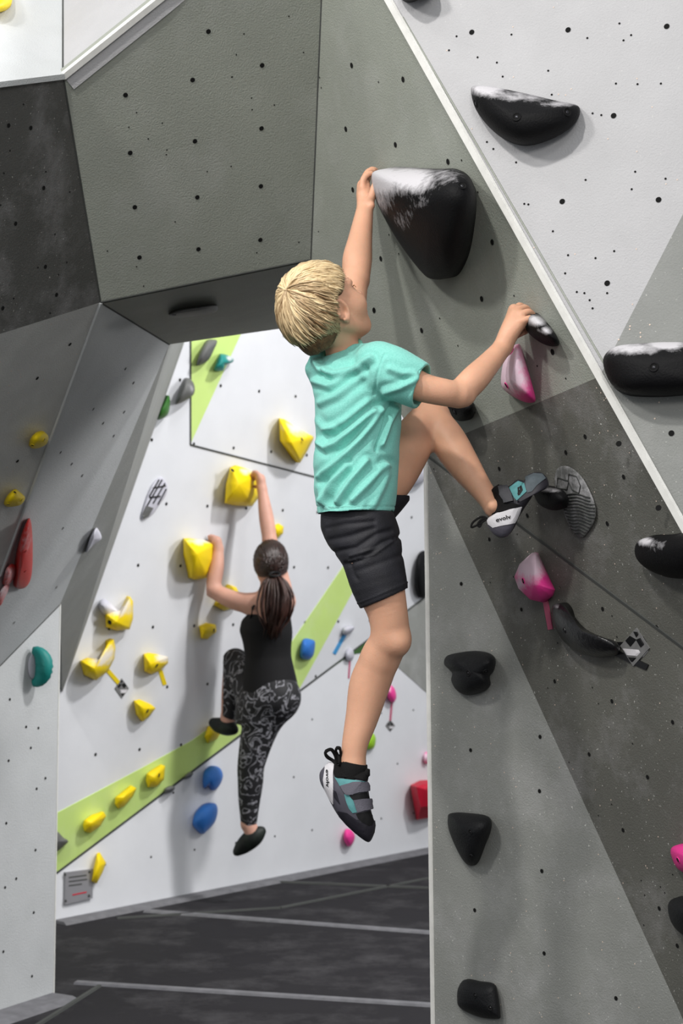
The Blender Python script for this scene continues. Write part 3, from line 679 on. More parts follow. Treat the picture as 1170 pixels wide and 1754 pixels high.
BH = [
 ('round blue hold below the woman\'s raised foot, upper of two', plW1, m_blue, [(347, 1340), (349, 1322), (362, 1312), (376, 1315), (382, 1328), (377, 1344), (367, 1354), (358, 1346), (350, 1350)], .09, []),
 ('blue hold below the woman\'s raised foot, lower of two', plW1, m_blue, [(330, 1405), (336, 1390), (350, 1378), (368, 1376), (373, 1388), (368, 1408), (354, 1424), (346, 1428), (332, 1416)], .09, []),
 ('small blue block hold on the lime stripe right of the woman', plW2, m_blue, [(516, 1103), (522, 1094), (536, 1096), (540, 1102), (537, 1122), (528, 1130), (515, 1125)], .07, []),
 ('dark green hold high on the shaded far wall', plW2, m_dkgreen, [(283, 684), (290, 678), (291, 695), (286, 712), (270, 719), (272, 704)], .08, []),
 ('grey pointed hold high up beside the lime triangle', plW2, m_gresin, [(316, 652), (325, 648), (333, 660), (332, 675), (318, 686), (302, 692), (306, 675)], .09, [(328, 665, 10, 18, .3)]),
 ('grey-green leaf hold at the top of the lime triangle', plW2, m_gresin, [(350, 590), (360, 582), (372, 584), (366, 600), (356, 618), (338, 626), (341, 608)], .08, []),
 ('teal angled hold at the edge of the lime triangle', plW2, m_teal, [(374, 612), (380, 606), (398, 612), (399, 620), (386, 626), (382, 635), (367, 634), (370, 622)], .08, [(395, 613, 8, 6, .7)]),
 ('dark grey hold peeping out behind the left pillar', plW2, m_gresin, [(85, 1425), (98, 1424), (108, 1434), (117, 1441), (106, 1452), (97, 1458), (85, 1455)], .07, []),
 ('white and black hold beside the upper chalky yellow hold', plW2, m_pgrey, [(169, 1035), (176, 1026), (186, 1030), (196, 1040), (206, 1050), (190, 1056), (176, 1050)], .06, [(190, 1045, 22, 14, .8)]),
 ('small pale arrow-shaped hold in the shade of the arch leg', plR, m_pgrey, [(161, 908), (167, 905), (174, 922), (160, 934), (148, 946), (153, 925)], .03, []),
 ('thin dark wedge hold on the seam of the far wall', plW2, m_gresin, [(281, 1352), (290, 1347), (299, 1347), (297, 1354), (284, 1359)], .05, []),
 ('second thin dark wedge hold on the seam, nearer the woman', plW2, m_gresin, [(316, 1329), (325, 1323), (331, 1325), (325, 1332), (317, 1334)], .05, []),
 ('pink finger hold right of the boy\'s hanging shin', plW1, m_pink, [(661, 1178), (668, 1173), (676, 1180), (679, 1194), (674, 1203), (666, 1196)], .06, [(665, 1180, 7, 10, .6)]),
 ('lime green round hold right of the boy\'s hanging ankle', plW1, m_lime, [(627, 1268), (631, 1258), (640, 1257), (644, 1266), (641, 1280), (632, 1284), (626, 1278)], .05, []),
 ('magenta hold under the toe of the boy\'s hanging shoe', plW1, m_pink, [(589, 1428), (593, 1420), (602, 1422), (608, 1432), (605, 1444), (598, 1450), (590, 1440)], .06, []),
 ('black upright hold beside the edge of the near wall', plW2, m_black, [(711, 975), (714, 955), (722, 945), (732, 948), (738, 985), (730, 1020), (718, 1022), (711, 1000)], .07, []),
 ('pale marbled round hold seen between the boy\'s thigh and the near wall', plW2, m_pgrey, [(698, 812), (703, 796), (713, 787), (724, 795), (732, 812), (722, 828), (706, 832)], .07, []),
 ('small pale hold behind the boy\'s hanging knee', plW1, m_pgrey, [(592, 1118), (598, 1110), (605, 1114), (606, 1126), (599, 1132), (593, 1128)], .04, []),
 ('small white hold at the top of the blue tape strip', plW2, m_pgrey, [(588, 1076), (596, 1072), (607, 1074), (602, 1083), (592, 1088), (587, 1084)], .05, []),
 ('tiny tan hold beside the edge of the near wall', plW1, m_pink, [(726, 1292), (733, 1288), (738, 1298), (732, 1308), (726, 1303)], .04, [(730, 1298, 12, 12, .75)]),
]
for lab, pl, m, ol, t, ch in BH: H(lab, pl, ol, t, m, (), gB, skirt=0.3, rings=5, chalk=ch)
H('red angular block hold cut by the edge of the near wall', plW1, [(703, 1345), (722, 1337), (760, 1336), (765, 1380), (740, 1400), (716, 1404), (708, 1370)], .16, m_crim, (), gB, round_=False, rings=3, power=1.3, apex=(728, 1352), smooth=False)
o = H('thin patterned hold with dark strokes on the far wall', plW2, [(270, 820), (278, 818), (286, 830), (285, 846), (275, 862), (262, 880), (246, 890), (242, 884), (250, 856), (260, 832)], .02, m_pgrey, (), 'patterned thin holds', chalk=[])
bv = bvh_of(o)
for a_, b_ in [((272, 822), (256, 850)), ((277, 822), (252, 866)), ((282, 828), (262, 862)), ((284, 838), (270, 864)), ((262, 836), (283, 832)), ((256, 852), (274, 850))]:
    pts = [hit(bv, a_[0] + (b_[0] - a_[0]) * f_, a_[1] + (b_[1] - a_[1]) * f_) for f_ in (0, .3, .6, 1)]
    pts = [p + n * .002 for p, n in pts if p is not None]
    if len(pts) > 1: tube('stripe', pts, 0.004, m_tape, o, 5)
decal('dark_tip', bv, [(250, 866), (262, 870), (254, 884), (246, 888), (243, 882)], m_gresin, o, th=.003, cuts=1)

bvF = BVHTree.FromPolygons([Vector(v.co) for v in bpy.data.objects['wall_back'].data.vertices], [tuple(p.vertices) for p in bpy.data.objects['wall_back'].data.polygons])
tape('yellow tape strip leading from the chalky hold to the small diamond tag', bvF, (184, 1148), (203, 1170), 7, m_ytape)
tape('short yellow tape tail under the chalk-sided yellow hold', bvF, (274, 1148), (282, 1173), 7, m_ytape)
tape('pale blue tape strip slanting down from a small white hold', bvF, (592, 1084), (572, 1120), 6, m_btape)
tape('thin pink tape string below the pink finger hold', bvF, (671, 1200), (668, 1238), 3, m_ptape)
tape('pale tape string below the small hold behind the knee', bvF, (599, 1130), (597, 1162), 2.5, m_ptape)
diamond('small diamond tag under the yellow tape strip at the left', plW2, bvF, (208, 1179), 12, 17)
diamond('small diamond tag at the end of the thin pink string', plW1, bvF, (668, 1243), 8, 10)
# sign plate
sg = root_empty('sign_plate', on(plW1, 132, 1518)); tag(sg, 'grey notice plate with small print low on the far wall at the left', 'sign')
pl_ = decal('plate', bvF, [(109, 1494), (157, 1488), (155, 1538), (108, 1549)], m_steel, th=0.012, cuts=1, lift=0.002); adopt(sg, pl_)
bv = bvh_of(pl_)
for i, (a_, b_, m_) in enumerate([((118, 1503), (148, 1499), m_seam), ((118, 1510), (149, 1506), m_seam), ((118, 1517), (140, 1514), m_seam), ((124, 1533), (148, 1528), m_crim)]):
    d_ = decal('print_line', bv, [(a_[0], a_[1] - 1), (b_[0], b_[1] - 1), (b_[0], b_[1] + 1), (a_[0], a_[1] + 1)], m_, th=.001, cuts=1)
    if d_: d_.parent = pl_
for q in ((112, 1498), (153, 1493), (152, 1534), (112, 1543)):
    p, n = hit(bv, *q)
    if p is not None: tube('screw', [p, p + n * .004], .006, m_seam, pl_, 8)
for o in list(COL.objects):
    if o.type == 'MESH' and o.parent is None and o.name.split('.')[0] in ('climbing_hold', 'tape', 'route_tag'): recentre(o)

# ------------------------------------------------------------------ implicit bodies -> continuous meshes
class Field:
    def __init__(s, lo, hi, h):
        s.lo = np.array(lo, float); s.h = h; s.n = np.ceil((np.array(hi) - s.lo) / h).astype(int) + 1
        s.F = np.full(s.n, 0.5, np.float32)
    def block(s, lo, hi):
        a = np.clip(np.floor((np.array(lo) - s.lo) / s.h).astype(int), 0, s.n); b = np.clip(np.ceil((np.array(hi) - s.lo) / s.h).astype(int) + 1, 0, s.n)
        if (b <= a).any(): return None
        sl = tuple(slice(i, j) for i, j in zip(a, b))
        g = [((np.arange(a[k], b[k]) * s.h + s.lo[k]).astype(np.float32)) for k in range(3)]
        return sl, np.meshgrid(*g, indexing='ij')
    def put(s, sl, d, k, op):
        f = s.F[sl]
        if op == 'sub': d = -d
        if k <= 0:
            s.F[sl] = np.minimum(f, d) if op == 'add' else np.maximum(f, d); return
        if op == 'add':
            hh = np.clip(0.5 + 0.5 * (f - d) / k, 0, 1); s.F[sl] = f * (1 - hh) + d * hh - k * hh * (1 - hh)
        else:
            hh = np.clip(0.5 - 0.5 * (f - d) / k, 0, 1); s.F[sl] = f * (1 - hh) + d * hh + k * hh * (1 - hh)
    def cone(s, p, q, r1, r2, k=0.01, op='add'):
        p = np.array(p, float); q = np.array(q, float); m = max(r1, r2) + k * 2 + 0.02
        B = s.block(np.minimum(p, q) - m, np.maximum(p, q) + m)
        if B is None: return
        sl, (X, Y, Z) = B; d = q - p; L2 = d @ d + 1e-12
        t = np.clip(((X - p[0]) * d[0] + (Y - p[1]) * d[1] + (Z - p[2]) * d[2]) / L2, 0, 1)
        D = np.sqrt((X - p[0] - t * d[0]) ** 2 + (Y - p[1] - t * d[1]) ** 2 + (Z - p[2] - t * d[2]) ** 2) - (r1 + (r2 - r1) * t)
        s.put(sl, D.astype(np.float32), k, op)
    def chain(s, pts, rs, k=0.01, op='add', fine=6):
        """a limb: a smooth spline of tapering girth, joined to the body once"""
        P_ = [np.array(p, float) for p in pts]; n = len(P_); C_ = []; R_ = []
        if n == 2: C_ = P_; R_ = list(rs)
        else:
            for i in range(n - 1):
                p0, p1, p2, p3 = P_[max(i - 1, 0)], P_[i], P_[i + 1], P_[min(i + 2, n - 1)]
                r0, r1, r2, r3 = rs[max(i - 1, 0)], rs[i], rs[i + 1], rs[min(i + 2, n - 1)]
                cr = lambda a, b, c, d, t: 0.5 * (2 * b + (c - a) * t + (2 * a - 5 * b + 4 * c - d) * t * t + (3 * b - a - 3 * c + d) * t ** 3)
                for t in np.arange(fine) / fine: C_.append(cr(p0, p1, p2, p3, t)); R_.append(cr(r0, r1, r2, r3, t))
            C_.append(P_[-1]); R_.append(rs[-1])
        m = max(R_) + 2 * k + 0.02; C_ = np.array(C_); B = s.block(C_.min(0) - m, C_.max(0) + m)
        if B is None: return
        sl, (X, Y, Z) = B; best = np.full(X.shape, 9.0, np.float32)
        for i in range(len(C_) - 1):
            lo_, hi_ = np.minimum(C_[i], C_[i + 1]) - m, np.maximum(C_[i], C_[i + 1]) + m
            g0 = np.array([X[0, 0, 0], Y[0, 0, 0], Z[0, 0, 0]]); ia = np.clip(np.floor((lo_ - g0) / s.h).astype(int), 0, X.shape); ib = np.clip(np.ceil((hi_ - g0) / s.h).astype(int) + 1, 0, X.shape)
            q = tuple(slice(u, v) for u, v in zip(ia, ib))
            if (ib <= ia).any(): continue
            p = C_[i]; d = C_[i + 1] - p; L2 = d @ d + 1e-12; x, y, z = X[q] - p[0], Y[q] - p[1], Z[q] - p[2]
            t = np.clip((x * d[0] + y * d[1] + z * d[2]) / L2, 0, 1)
            D = np.sqrt((x - t * d[0]) ** 2 + (y - t * d[1]) ** 2 + (z - t * d[2]) ** 2) - (R_[i] + (R_[i + 1] - R_[i]) * t)
            best[q] = np.minimum(best[q], D)
        s.put(sl, best, k, op)
    def ell(s, c, ax, r, k=0.01, op='add'):
        c = np.array(c, float); m = max(r) + k * 2 + 0.02; B = s.block(c - m, c + m)
        if B is None: return
        sl, (X, Y, Z) = B; x, y, z = X - c[0], Y - c[1], Z - c[2]
        q = [(x * a[0] + y * a[1] + z * a[2]) for a in ax]
        k0 = np.sqrt(sum((q[i] / r[i]) ** 2 for i in range(3))); k1 = np.sqrt(sum((q[i] / r[i] ** 2) ** 2 for i in range(3))) + 1e-9
        D = k0 * (k0 - 1) / k1
        s.put(sl, D.astype(np.float32), k, op)
    def sect(s, rows, k=0.01, op='add'):
        """a stack of oval sections, read as a smooth function of height"""
        rows = sorted(rows, key=lambda r: r[0][2]); zz = np.array([r[0][2] for r in rows])
        m = 0.03; c = np.array([r[0] for r in rows]); w_ = max(r[1] for r in rows) + m; d_ = max(r[2] for r in rows) + m
        B = s.block(c.min(0) - [w_, d_, m], c.max(0) + [w_, d_, m])
        if B is None: return
        sl, (X, Y, Z) = B; zf = np.linspace(zz[0], zz[-1], 80)
        def sm(v):
            v = np.interp(zf, zz, v)
            for _ in range(4): v[1:-1] = (v[:-2] + 2 * v[1:-1] + v[2:]) / 4
            return v
        CX, CY, A, Bd = sm(c[:, 0]), sm(c[:, 1]), sm([r[1] for r in rows]), sm([r[2] for r in rows])
        z1 = Z[0, 0, :]; cx, cy, a, b = (np.interp(z1, zf, v).astype(np.float32) for v in (CX, CY, A, Bd))
        u = (X - cx) / a; v = (Y - cy) / b; r_ = np.sqrt(u * u + v * v + 1e-9)
        side = (r_ - 1) * r_ / np.sqrt((u / a) ** 2 + (v / b) ** 2 + 1e-6); side = np.where(r_ < 0.4, -0.4 * np.minimum(a, b) * 1.0, side)
        cap = np.maximum(zz[0] - Z, Z - zz[-1])
        s.put(sl, np.maximum(side, cap).astype(np.float32), k, op)
    def half(s, p, n, k=0.0):      # keep the side away from n
        B = s.block(s.lo, s.lo + s.n * s.h); sl, (X, Y, Z) = B; n = unit(n)
        D = ((X - p[0]) * n[0] + (Y - p[1]) * n[1] + (Z - p[2]) * n[2]).astype(np.float32)
        s.F[sl] = np.maximum(s.F[sl], D)
    def mesh(s, smooth=2):
        F = s.F; neg = F < 0
        n = F.shape; c = np.zeros((n[0] - 1, n[1] - 1, n[2] - 1), np.int8)
        for i in (0, 1):
            for j in (0, 1):
                for k in (0, 1): c += neg[i:n[0] - 1 + i, j:n[1] - 1 + j, k:n[2] - 1 + k]
        act = (c > 0) & (c < 8); I = np.argwhere(act); idx = np.full(act.shape, -1, np.int32); idx[act] = np.arange(len(I))
        acc = np.zeros((len(I), 3)); cnt = np.zeros(len(I)); corners = [(i, j, k) for i in (0, 1) for j in (0, 1) for k in (0, 1)]
        val = {cc: F[I[:, 0] + cc[0], I[:, 1] + cc[1], I[:, 2] + cc[2]].astype(float) for cc in corners}
        for a in corners:
            for ax in range(3):
                if a[ax] == 0:
                    b = list(a); b[ax] = 1; b = tuple(b); fa, fb = val[a], val[b]; m = (fa < 0) != (fb < 0)
                    t = np.where(m, fa / np.where(m, fa - fb, 1), 0); p = np.zeros((len(I), 3)) + np.array(a); p[:, ax] += t
                    acc[m] += p[m]; cnt[m] += 1
        V = (I + acc / cnt[:, None]) * s.h + s.lo; Q = []
        for ax in range(3):
            o = [0, 1, 2]; o.remove(ax); sl0 = [slice(1, -1)] * 3; sl0[ax] = slice(0, -1); sl1 = [slice(1, -1)] * 3; sl1[ax] = slice(1, None)
            A_, B_ = neg[tuple(sl0)], neg[tuple(sl1)]
            E_ = np.argwhere(A_ != B_); off = np.ones(3, int); off[ax] = 0; G = E_ + off; up = neg[G[:, 0], G[:, 1], G[:, 2]]
            e1 = np.zeros(3, int); e1[o[0]] = 1; e2 = np.zeros(3, int); e2[o[1]] = 1
            g = lambda q: idx[q[:, 0], q[:, 1], q[:, 2]]
            q = np.stack([g(G), g(G - e1), g(G - e1 - e2), g(G - e2)], 1)
            flip = up if ax != 1 else ~up
            q[~flip] = q[~flip][:, ::-1]; Q.append(q)
        Q = np.concatenate(Q); Q = Q[(Q >= 0).all(1)]
        a_, b_, c_ = V[Q[:, 0]], V[Q[:, 1]], V[Q[:, 2]]; d_ = V[Q[:, 3]]
        if (np.einsum('ij,ij->i', a_, np.cross(b_, c_)).sum() + np.einsum('ij,ij->i', a_, np.cross(c_, d_)).sum()) < 0: Q = Q[:, ::-1]
        for _ in range(smooth):
            acc = np.zeros_like(V); cnt = np.zeros(len(V))
            for a, b in ((0, 1), (1, 2), (2, 3), (3, 0)):
                np.add.at(acc, Q[:, a], V[Q[:, b]]); np.add.at(cnt, Q[:, a], 1); np.add.at(acc, Q[:, b], V[Q[:, a]]); np.add.at(cnt, Q[:, b], 1)
            V = V * 0.4 + 0.6 * acc / np.maximum(cnt, 1)[:, None]
        return V, Q
def vnormals(V, Q):
    fn = np.cross(V[Q[:, 2]] - V[Q[:, 0]], V[Q[:, 3]] - V[Q[:, 1]]); N = np.zeros_like(V)
    for i in range(4): np.add.at(N, Q[:, i], fn)
    return N / (np.linalg.norm(N, axis=1)[:, None] + 1e-12)
def fast_mesh(name, V, Q, m, parent):
    me = bpy.data.meshes.new(name); me.vertices.add(len(V)); me.vertices.foreach_set('co', V.astype(np.float32).ravel())
    me.loops.add(len(Q) * 4); me.loops.foreach_set('vertex_index', Q.astype(np.int32).ravel())
    me.polygons.add(len(Q)); me.polygons.foreach_set('loop_start', np.arange(0, len(Q) * 4, 4, dtype=np.int32))
    me.polygons.foreach_set('loop_total', np.full(len(Q), 4, np.int32)); me.update(calc_edges=True); me.validate()
    me.polygons.foreach_set('use_smooth', [True] * len(me.polygons)); me.materials.append(m)
    o = bpy.data.objects.new(name, me); COL.objects.link(o)
    if parent is not None: o.parent = parent; o.location = -Vector(parent.location)
    return o
def seg_dist(X, Y, poly):
    D = np.full(X.shape, 1e9)
    for (x0, y0), (x1, y1) in zip(poly[:-1], poly[1:]):
        dx, dy = x1 - x0, y1 - y0; t = np.clip(((X - x0) * dx + (Y - y0) * dy) / (dx * dx + dy * dy + 1e-9), 0, 1)
        D = np.minimum(D, np.hypot(X - x0 - t * dx, Y - y0 - t * dy))
    return D
XC = np.array([1.0, 0, 0]); YC = np.array([0, 1.0, 0])
def strands(name, lists, m, parent, tone):
    """tapered locks of hair; lists = [(points, radius, tone)]"""
    V = []; Fc = []; T = []
    for pts, r, tn in lists:
        K_ = len(pts); b = len(V)
        for i, p in enumerate(pts):
            a = pts[max(i - 1, 0)]; c = pts[min(i + 1, K_ - 1)]; t = unit(c - a); s_ = unit(np.cross(t, [0.3, 0.5, 0.8])); q = np.cross(s_, t)
            f_ = i / (K_ - 1); rr = r * (0.35 + 0.65 * math.sin(math.pi * min(1, f_ * 1.3 + 0.15))) if f_ < 0.6 else r * (1 - ((f_ - 0.6) / 0.4) ** 1.5 * 0.85)
            for j in range(4):
                an = math.pi * j / 2; V.append(p + (s_ * math.cos(an) + q * math.sin(an)) * rr); T.append(tn)
        for i in range(K_ - 1):
            for j in range(4): Fc.append((b + i * 4 + j, b + i * 4 + (j + 1) % 4, b + (i + 1) * 4 + (j + 1) % 4, b + (i + 1) * 4 + j))
        Fc.append((b + 3, b + 2, b + 1, b)); e = b + (K_ - 1) * 4; Fc.append((e, e + 1, e + 2, e + 3))
    o = new_mesh(name, V, Fc, m, parent, True); o.location = -Vector(parent.location) if parent else (0, 0, 0)
    at = o.data.attributes.new('tone', 'FLOAT', 'POINT'); at.data.foreach_set('value', np.array(T, np.float32)); return o

# ------------------------------------------------------------------ the boy
boy = root_empty('person', P(610, 880, 3.95))
tag(boy, 'blond boy in mint T-shirt and black shorts hanging from the near wall, left knee raised', 'person')
Fh = Field((-0.25, 3.55, 0.75), (0.52, 4.68, 2.72), 0.0032)
hf = unit([0.67, 0.45, 0.60]); hu0 = np.array([-0.50, -0.33, 0.80]); hu = unit(hu0 - hf * (hu0 @ hf)); hs = np.cross(hf, hu)
HC = P(548, 525, 3.90)
def hp(a, b, c): return HC + hf * a + hs * b + hu * c
AX = (hf, hs, hu)
# head
Fh.ell(hp(0, 0, 0.005), AX, (0.090, 0.070, 0.088), 0)
Fh.ell(hp(0.040, 0, -0.045), AX, (0.056, 0.056, 0.066), 0.03)
Fh.ell(hp(0.060, 0, -0.088), AX, (0.028, 0.026, 0.022), 0.03)
for sd in (1, -1):
    Fh.chain([hp(0.005, sd * 0.052, -0.055), hp(0.035, sd * 0.040, -0.082), hp(0.070, sd * 0.014, -0.100)], (0.013, 0.0115, 0.0115), 0.018)
    Fh.ell(hp(0.058, sd * 0.038, -0.038), AX, (0.030, 0.026, 0.026), 0.02)
    Fh.chain([hp(0.080, sd * 0.012, 0.010), hp(0.074, sd * 0.044, 0.014)], (0.010, 0.008), 0.012)
    Fh.ell(hp(0.088, sd * 0.031, -0.010), AX, (0.014, 0.016, 0.011), 0.012, 'sub')
    Fh.ell(hp(0.072, sd * 0.031, -0.010), AX, (0.014, 0.015, 0.0125), 0.004)
    # ear
    ec = hp(-0.004, sd * 0.070, -0.022)
    ring = []
    for i in range(9):
        a = math.radians(-75 + i * 38); ring.append(ec + hf * (0.0165 * math.cos(a + 1.2) * -1) + hu * 0.027 * math.sin(a + 1.2) * (1 if math.sin(a + 1.2) > 0 else .8) + hs * sd * (0.006 + 0.008 * max(0, math.cos(a + 1.2))))
    Fh.chain(ring, [0.0048] * 9, 0.003)
    Fh.ell(ec + hs * sd * -0.002, AX, (0.015, 0.006, 0.022), 0.008)
    Fh.ell(ec + hf * 0.003 - hu * 0.024 + hs * sd * 0.004, AX, (0.008, 0.005, 0.009), 0.006)
    Fh.ell(ec + hf * 0.006 - hu * 0.002 + hs * sd * 0.008, AX, (0.0055, 0.008, 0.009), 0.004, 'sub')
Fh.chain([hp(0.088, 0, 0.002), hp(0.098, 0, -0.018), hp(0.110, 0, -0.034)], (0.007, 0.0075, 0.0095), 0.010)
for sd in (1, -1): Fh.ell(hp(0.101, sd * 0.009, -0.040), AX, (0.008, 0.007, 0.007), 0.006)
Fh.ell(hp(0.094, 0, -0.060), AX, (0.013, 0.022, 0.007), 0.008)
Fh.ell(hp(0.091, 0, -0.073), AX, (0.012, 0.019, 0.0075), 0.007)
Fh.cone(hp(0.1065, -0.018, -0.0665), hp(0.1065, 0.018, -0.0665), 0.0022, 0.0022, 0.003, 'sub')
# neck and trunk under the clothes
neck0 = P(594, 616, 3.96)
Fh.chain([hp(-0.022, 0, -0.045), P(579, 575, 3.93), P(584, 595, 3.945), neck0], (0.040, 0.0385, 0.0375, 0.042), 0.010)
Fh.chain([P(602, 645, 3.98), P(608, 700, 3.96), P(612, 780, 3.95), P(612, 860, 3.95)], (0.060, 0.080, 0.076, 0.072), 0.03)
Rsh = P(668, 637, 3.84); Lsh = P(585, 602, 4.09)
Fh.cone(neck0, Rsh, 0.035, 0.040, 0.02); Fh.cone(neck0, Lsh, 0.035, 0.038, 0.02)
# right arm (near): elbow bent, hand on the slim hold
Rel = P(785, 676, 3.86); Rwr = P(862, 594, 3.965)
Fh.chain([Rsh, P(720, 662, 3.83), P(760, 672, 3.835), Rel], (0.042, 0.0335, 0.031, 0.030), 0.012)
Fh.cone(P(789, 678, 3.852), P(798, 680, 3.86), 0.026, 0.020, 0.01)
Fh.chain([P(790, 672, 3.865), P(812, 650, 3.88), P(838, 622, 3.925), Rwr], (0.031, 0.0325, 0.027, 0.0215), 0.010)
# right hand: back of the hand to us, fingers curled over the hold
Fh.chain([Rwr, P(873, 565, 3.965), P(884, 540, 3.97)], (0.021, 0.0215, 0.0175), 0.010)
Fh.cone(P(868, 580, 3.96), P(892, 552, 3.955), 0.019, 0.0155, 0.010)
Fh.cone(P(868, 575, 3.975), P(880, 530, 3.985), 0.017, 0.0135, 0.010)
for kn, a, b, c, r in ((P(883, 529, 3.998), P(890, 523, 4.002), P(897, 527, 4.015), P(899, 534, 4.03), .0078),
                       (P(889, 531, 3.975), P(899, 527, 3.985), P(906, 533, 4.00), P(907, 541, 4.015), .0083),
                       (P(893, 539, 3.957), P(905, 534, 3.962), P(913, 540, 3.98), P(914, 548, 4.00), .0083),
                       (P(895, 550, 3.946), P(908, 545, 3.945), P(916, 549, 3.962), P(918, 556, 3.985), .0076)):
    Fh.chain([P(878, 560, 3.965), kn], (0.010, r + .002), 0.004); Fh.chain([kn, a, b, c], (r + .001, r, r * .93, r * .8), 0.002)
Fh.chain([P(872, 578, 3.985), P(886, 572, 4.005), P(900, 566, 4.02), P(908, 562, 4.02)], (0.014, 0.0105, 0.0095, 0.008), 0.004)
# left arm (far): straight up behind the head to the big hold
Lel = P(608, 482, 4.24); Lwr = P(626, 352, 4.40)
Fh.chain([Lsh, P(600, 540, 4.17), Lel], (0.040, 0.036, 0.033), 0.012)
Fh.chain([P(610, 478, 4.25), P(612, 445, 4.28), P(617, 410, 4.33), Lwr], (0.034, 0.0375, 0.031, 0.021), 0.012)
Fh.chain([Lwr, P(624, 335, 4.41), P(623, 318, 4.42)], (0.021, 0.021, 0.018), 0.008)
Fh.chain([P(631, 345, 4.39), P(636, 352, 4.375)], (0.014, 0.010), 0.008)
for kn, a, b, c, r in ((P(621, 322, 4.40), P(622, 308, 4.40), P(629, 299, 4.405), P(636, 297, 4.41), .0085),
                       (P(622, 319, 4.42), P(625, 303, 4.42), P(632, 293, 4.425), P(640, 292, 4.43), .0088),
                       (P(624, 318, 4.44), P(628, 302, 4.44), P(635, 291, 4.445), P(642, 290, 4.45), .0085),
                       (P(627, 319, 4.455), P(631, 304, 4.46), P(637, 294, 4.465), P(644, 291, 4.47), .0078)):
    Fh.chain([P(624, 338, 4.41), kn], (0.013, r + .002), 0.004); Fh.chain([kn, a, b, c], (r + .001, r, r * .93, r * .8), 0.002)
Fh.chain([P(630, 346, 4.385), P(637, 336, 4.375), P(641, 322, 4.375), P(645, 312, 4.385)], (0.014, 0.0115, 0.010, 0.0085), 0.004)
# hips and legs
Rhip = P(623, 898, 3.90); Lhip = P(606, 885, 4.02)
Fh.cone(Rhip, Lhip, 0.064, 0.066, 0.02)
Rkn = P(670, 1092, 3.90)
Fh.chain([Rhip, P(645, 985, 3.89), P(663, 1045, 3.89), Rkn], (0.064, 0.059, 0.0465, 0.0435), 0.012)
Fh.ell(P(680, 1100, 3.885), (XC, YC, ZU), (0.031, 0.034, 0.033), 0.012)
Fh.chain([Rkn, P(652, 1125, 3.92)], (0.042, 0.043), 0.012)
Fh.chain([P(655, 1120, 3.92), P(634, 1170, 3.935), P(621, 1225, 3.93), P(608, 1275, 3.915), P(605, 1312, 3.91)], (0.043, 0.0468, 0.0385, 0.0300, 0.0275), 0.012)
Fh.chain([P(605, 1312, 3.91), P(600, 1345, 3.91), P(624, 1415, 3.92)], (0.027, 0.030, 0.022), 0.01)
Lkn = P(737, 716, 4.16)
Fh.chain([Lhip, P(668, 812, 4.09), P(712, 748, 4.13), Lkn], (0.067, 0.063, 0.052, 0.0455), 0.012)
Fh.ell(P(746, 707, 4.16), (XC, YC, ZU), (0.030, 0.032, 0.028), 0.014)
Fh.chain([P(744, 722, 4.15), P(768, 755, 4.12), P(792, 793, 4.09), P(826, 840, 4.055), P(848, 868, 4.035)], (0.041, 0.0435, 0.0395, 0.0275, 0.0255), 0.012)
Fh.ell(P(845, 866, 4.01), (XC, YC, ZU), (0.014, 0.012, 0.014), 0.01)
Fh.chain([P(848, 868, 4.035), P(866, 868, 4.035), P(890, 852, 4.035)], (0.025, 0.024, 0.012), 0.01)
V, Q = Fh.mesh(2); body = fast_mesh('body', V, Q, m_skin, boy)
del Fh
for sd in (1, -1):
    c = hp(0.0742, sd * 0.031, -0.010); V = []; Fc = []; MI = []
    for i in range(9):
        th = math.pi * i / 8
        for j in range(14):
            a = 2 * math.pi * j / 14; V.append(c + (hf * math.cos(th) + (hs * math.cos(a) + hu * math.sin(a)) * math.sin(th)) * 0.0122)
    for i in range(8):
        for j in range(14): Fc.append((i * 14 + j, (i + 1) * 14 + j, (i + 1) * 14 + (j + 1) % 14, i * 14 + (j + 1) % 14)); MI.append(1 if i < 1 else (2 if i < 2 else 0))
    e = new_mesh('eye', V, Fc, [m_eye, m_ink, mat('blue_iris', (80, 110, 130), rough=0.3, var=0.1)], None, True, MI); adopt(boy, e)
    br = tube('eyebrow', [hp(0.0885, sd * 0.014, 0.014), hp(0.087, sd * 0.028, 0.019), hp(0.078, sd * 0.044, 0.017)], [0.0018, 0.0024, 0.0012], m_brow, None, 6, 0.7); adopt(boy, br)
    ls = tube('eyelashes', [hp(0.088, sd * 0.019, -0.006), hp(0.0905, sd * 0.031, -0.002), hp(0.084, sd * 0.043, -0.006)], [0.0010, 0.0014, 0.0008], m_brow, None, 5); adopt(boy, ls)

# hair: a short under-layer and long locks that run out from the crown
def hairline(df):
    return float(np.interp(df, [-1, -.75, -.45, -.2, -.05, .10, .35, .60, .85, 1], [-.78, -.86, -.86, -.70, -.05, .12, .10, .22, .36, .40]))
Fu = Field(HC - 0.13, HC + 0.13, 0.0032)
Fu.ell(hp(-0.003, 0, 0.008), AX, (0.094, 0.0745, 0.0925), 0)
Fu.ell(hp(-0.045, 0, -0.045), AX, (0.050, 0.056, 0.060), 0.02)
B = Fu.block(Fu.lo, Fu.lo + Fu.n * Fu.h); sl, (X, Y, Z) = B
x, y, z = X - HC[0], Y - HC[1], Z - HC[2]; nn_ = np.sqrt(x * x + y * y + z * z) + 1e-6
dfv = (x * hf[0] + y * hf[1] + z * hf[2]) / nn_; duv = (x * hu[0] + y * hu[1] + z * hu[2]) / nn_
lim = np.interp(dfv, [-1, -.75, -.45, -.2, -.05, .10, .35, .60, .85, 1], [-.60, -.70, -.76, -.66, -.05, .12, .10, .22, .36, .40])
Fu.F = np.maximum(Fu.F, ((lim - duv) * 0.07).astype(np.float32))
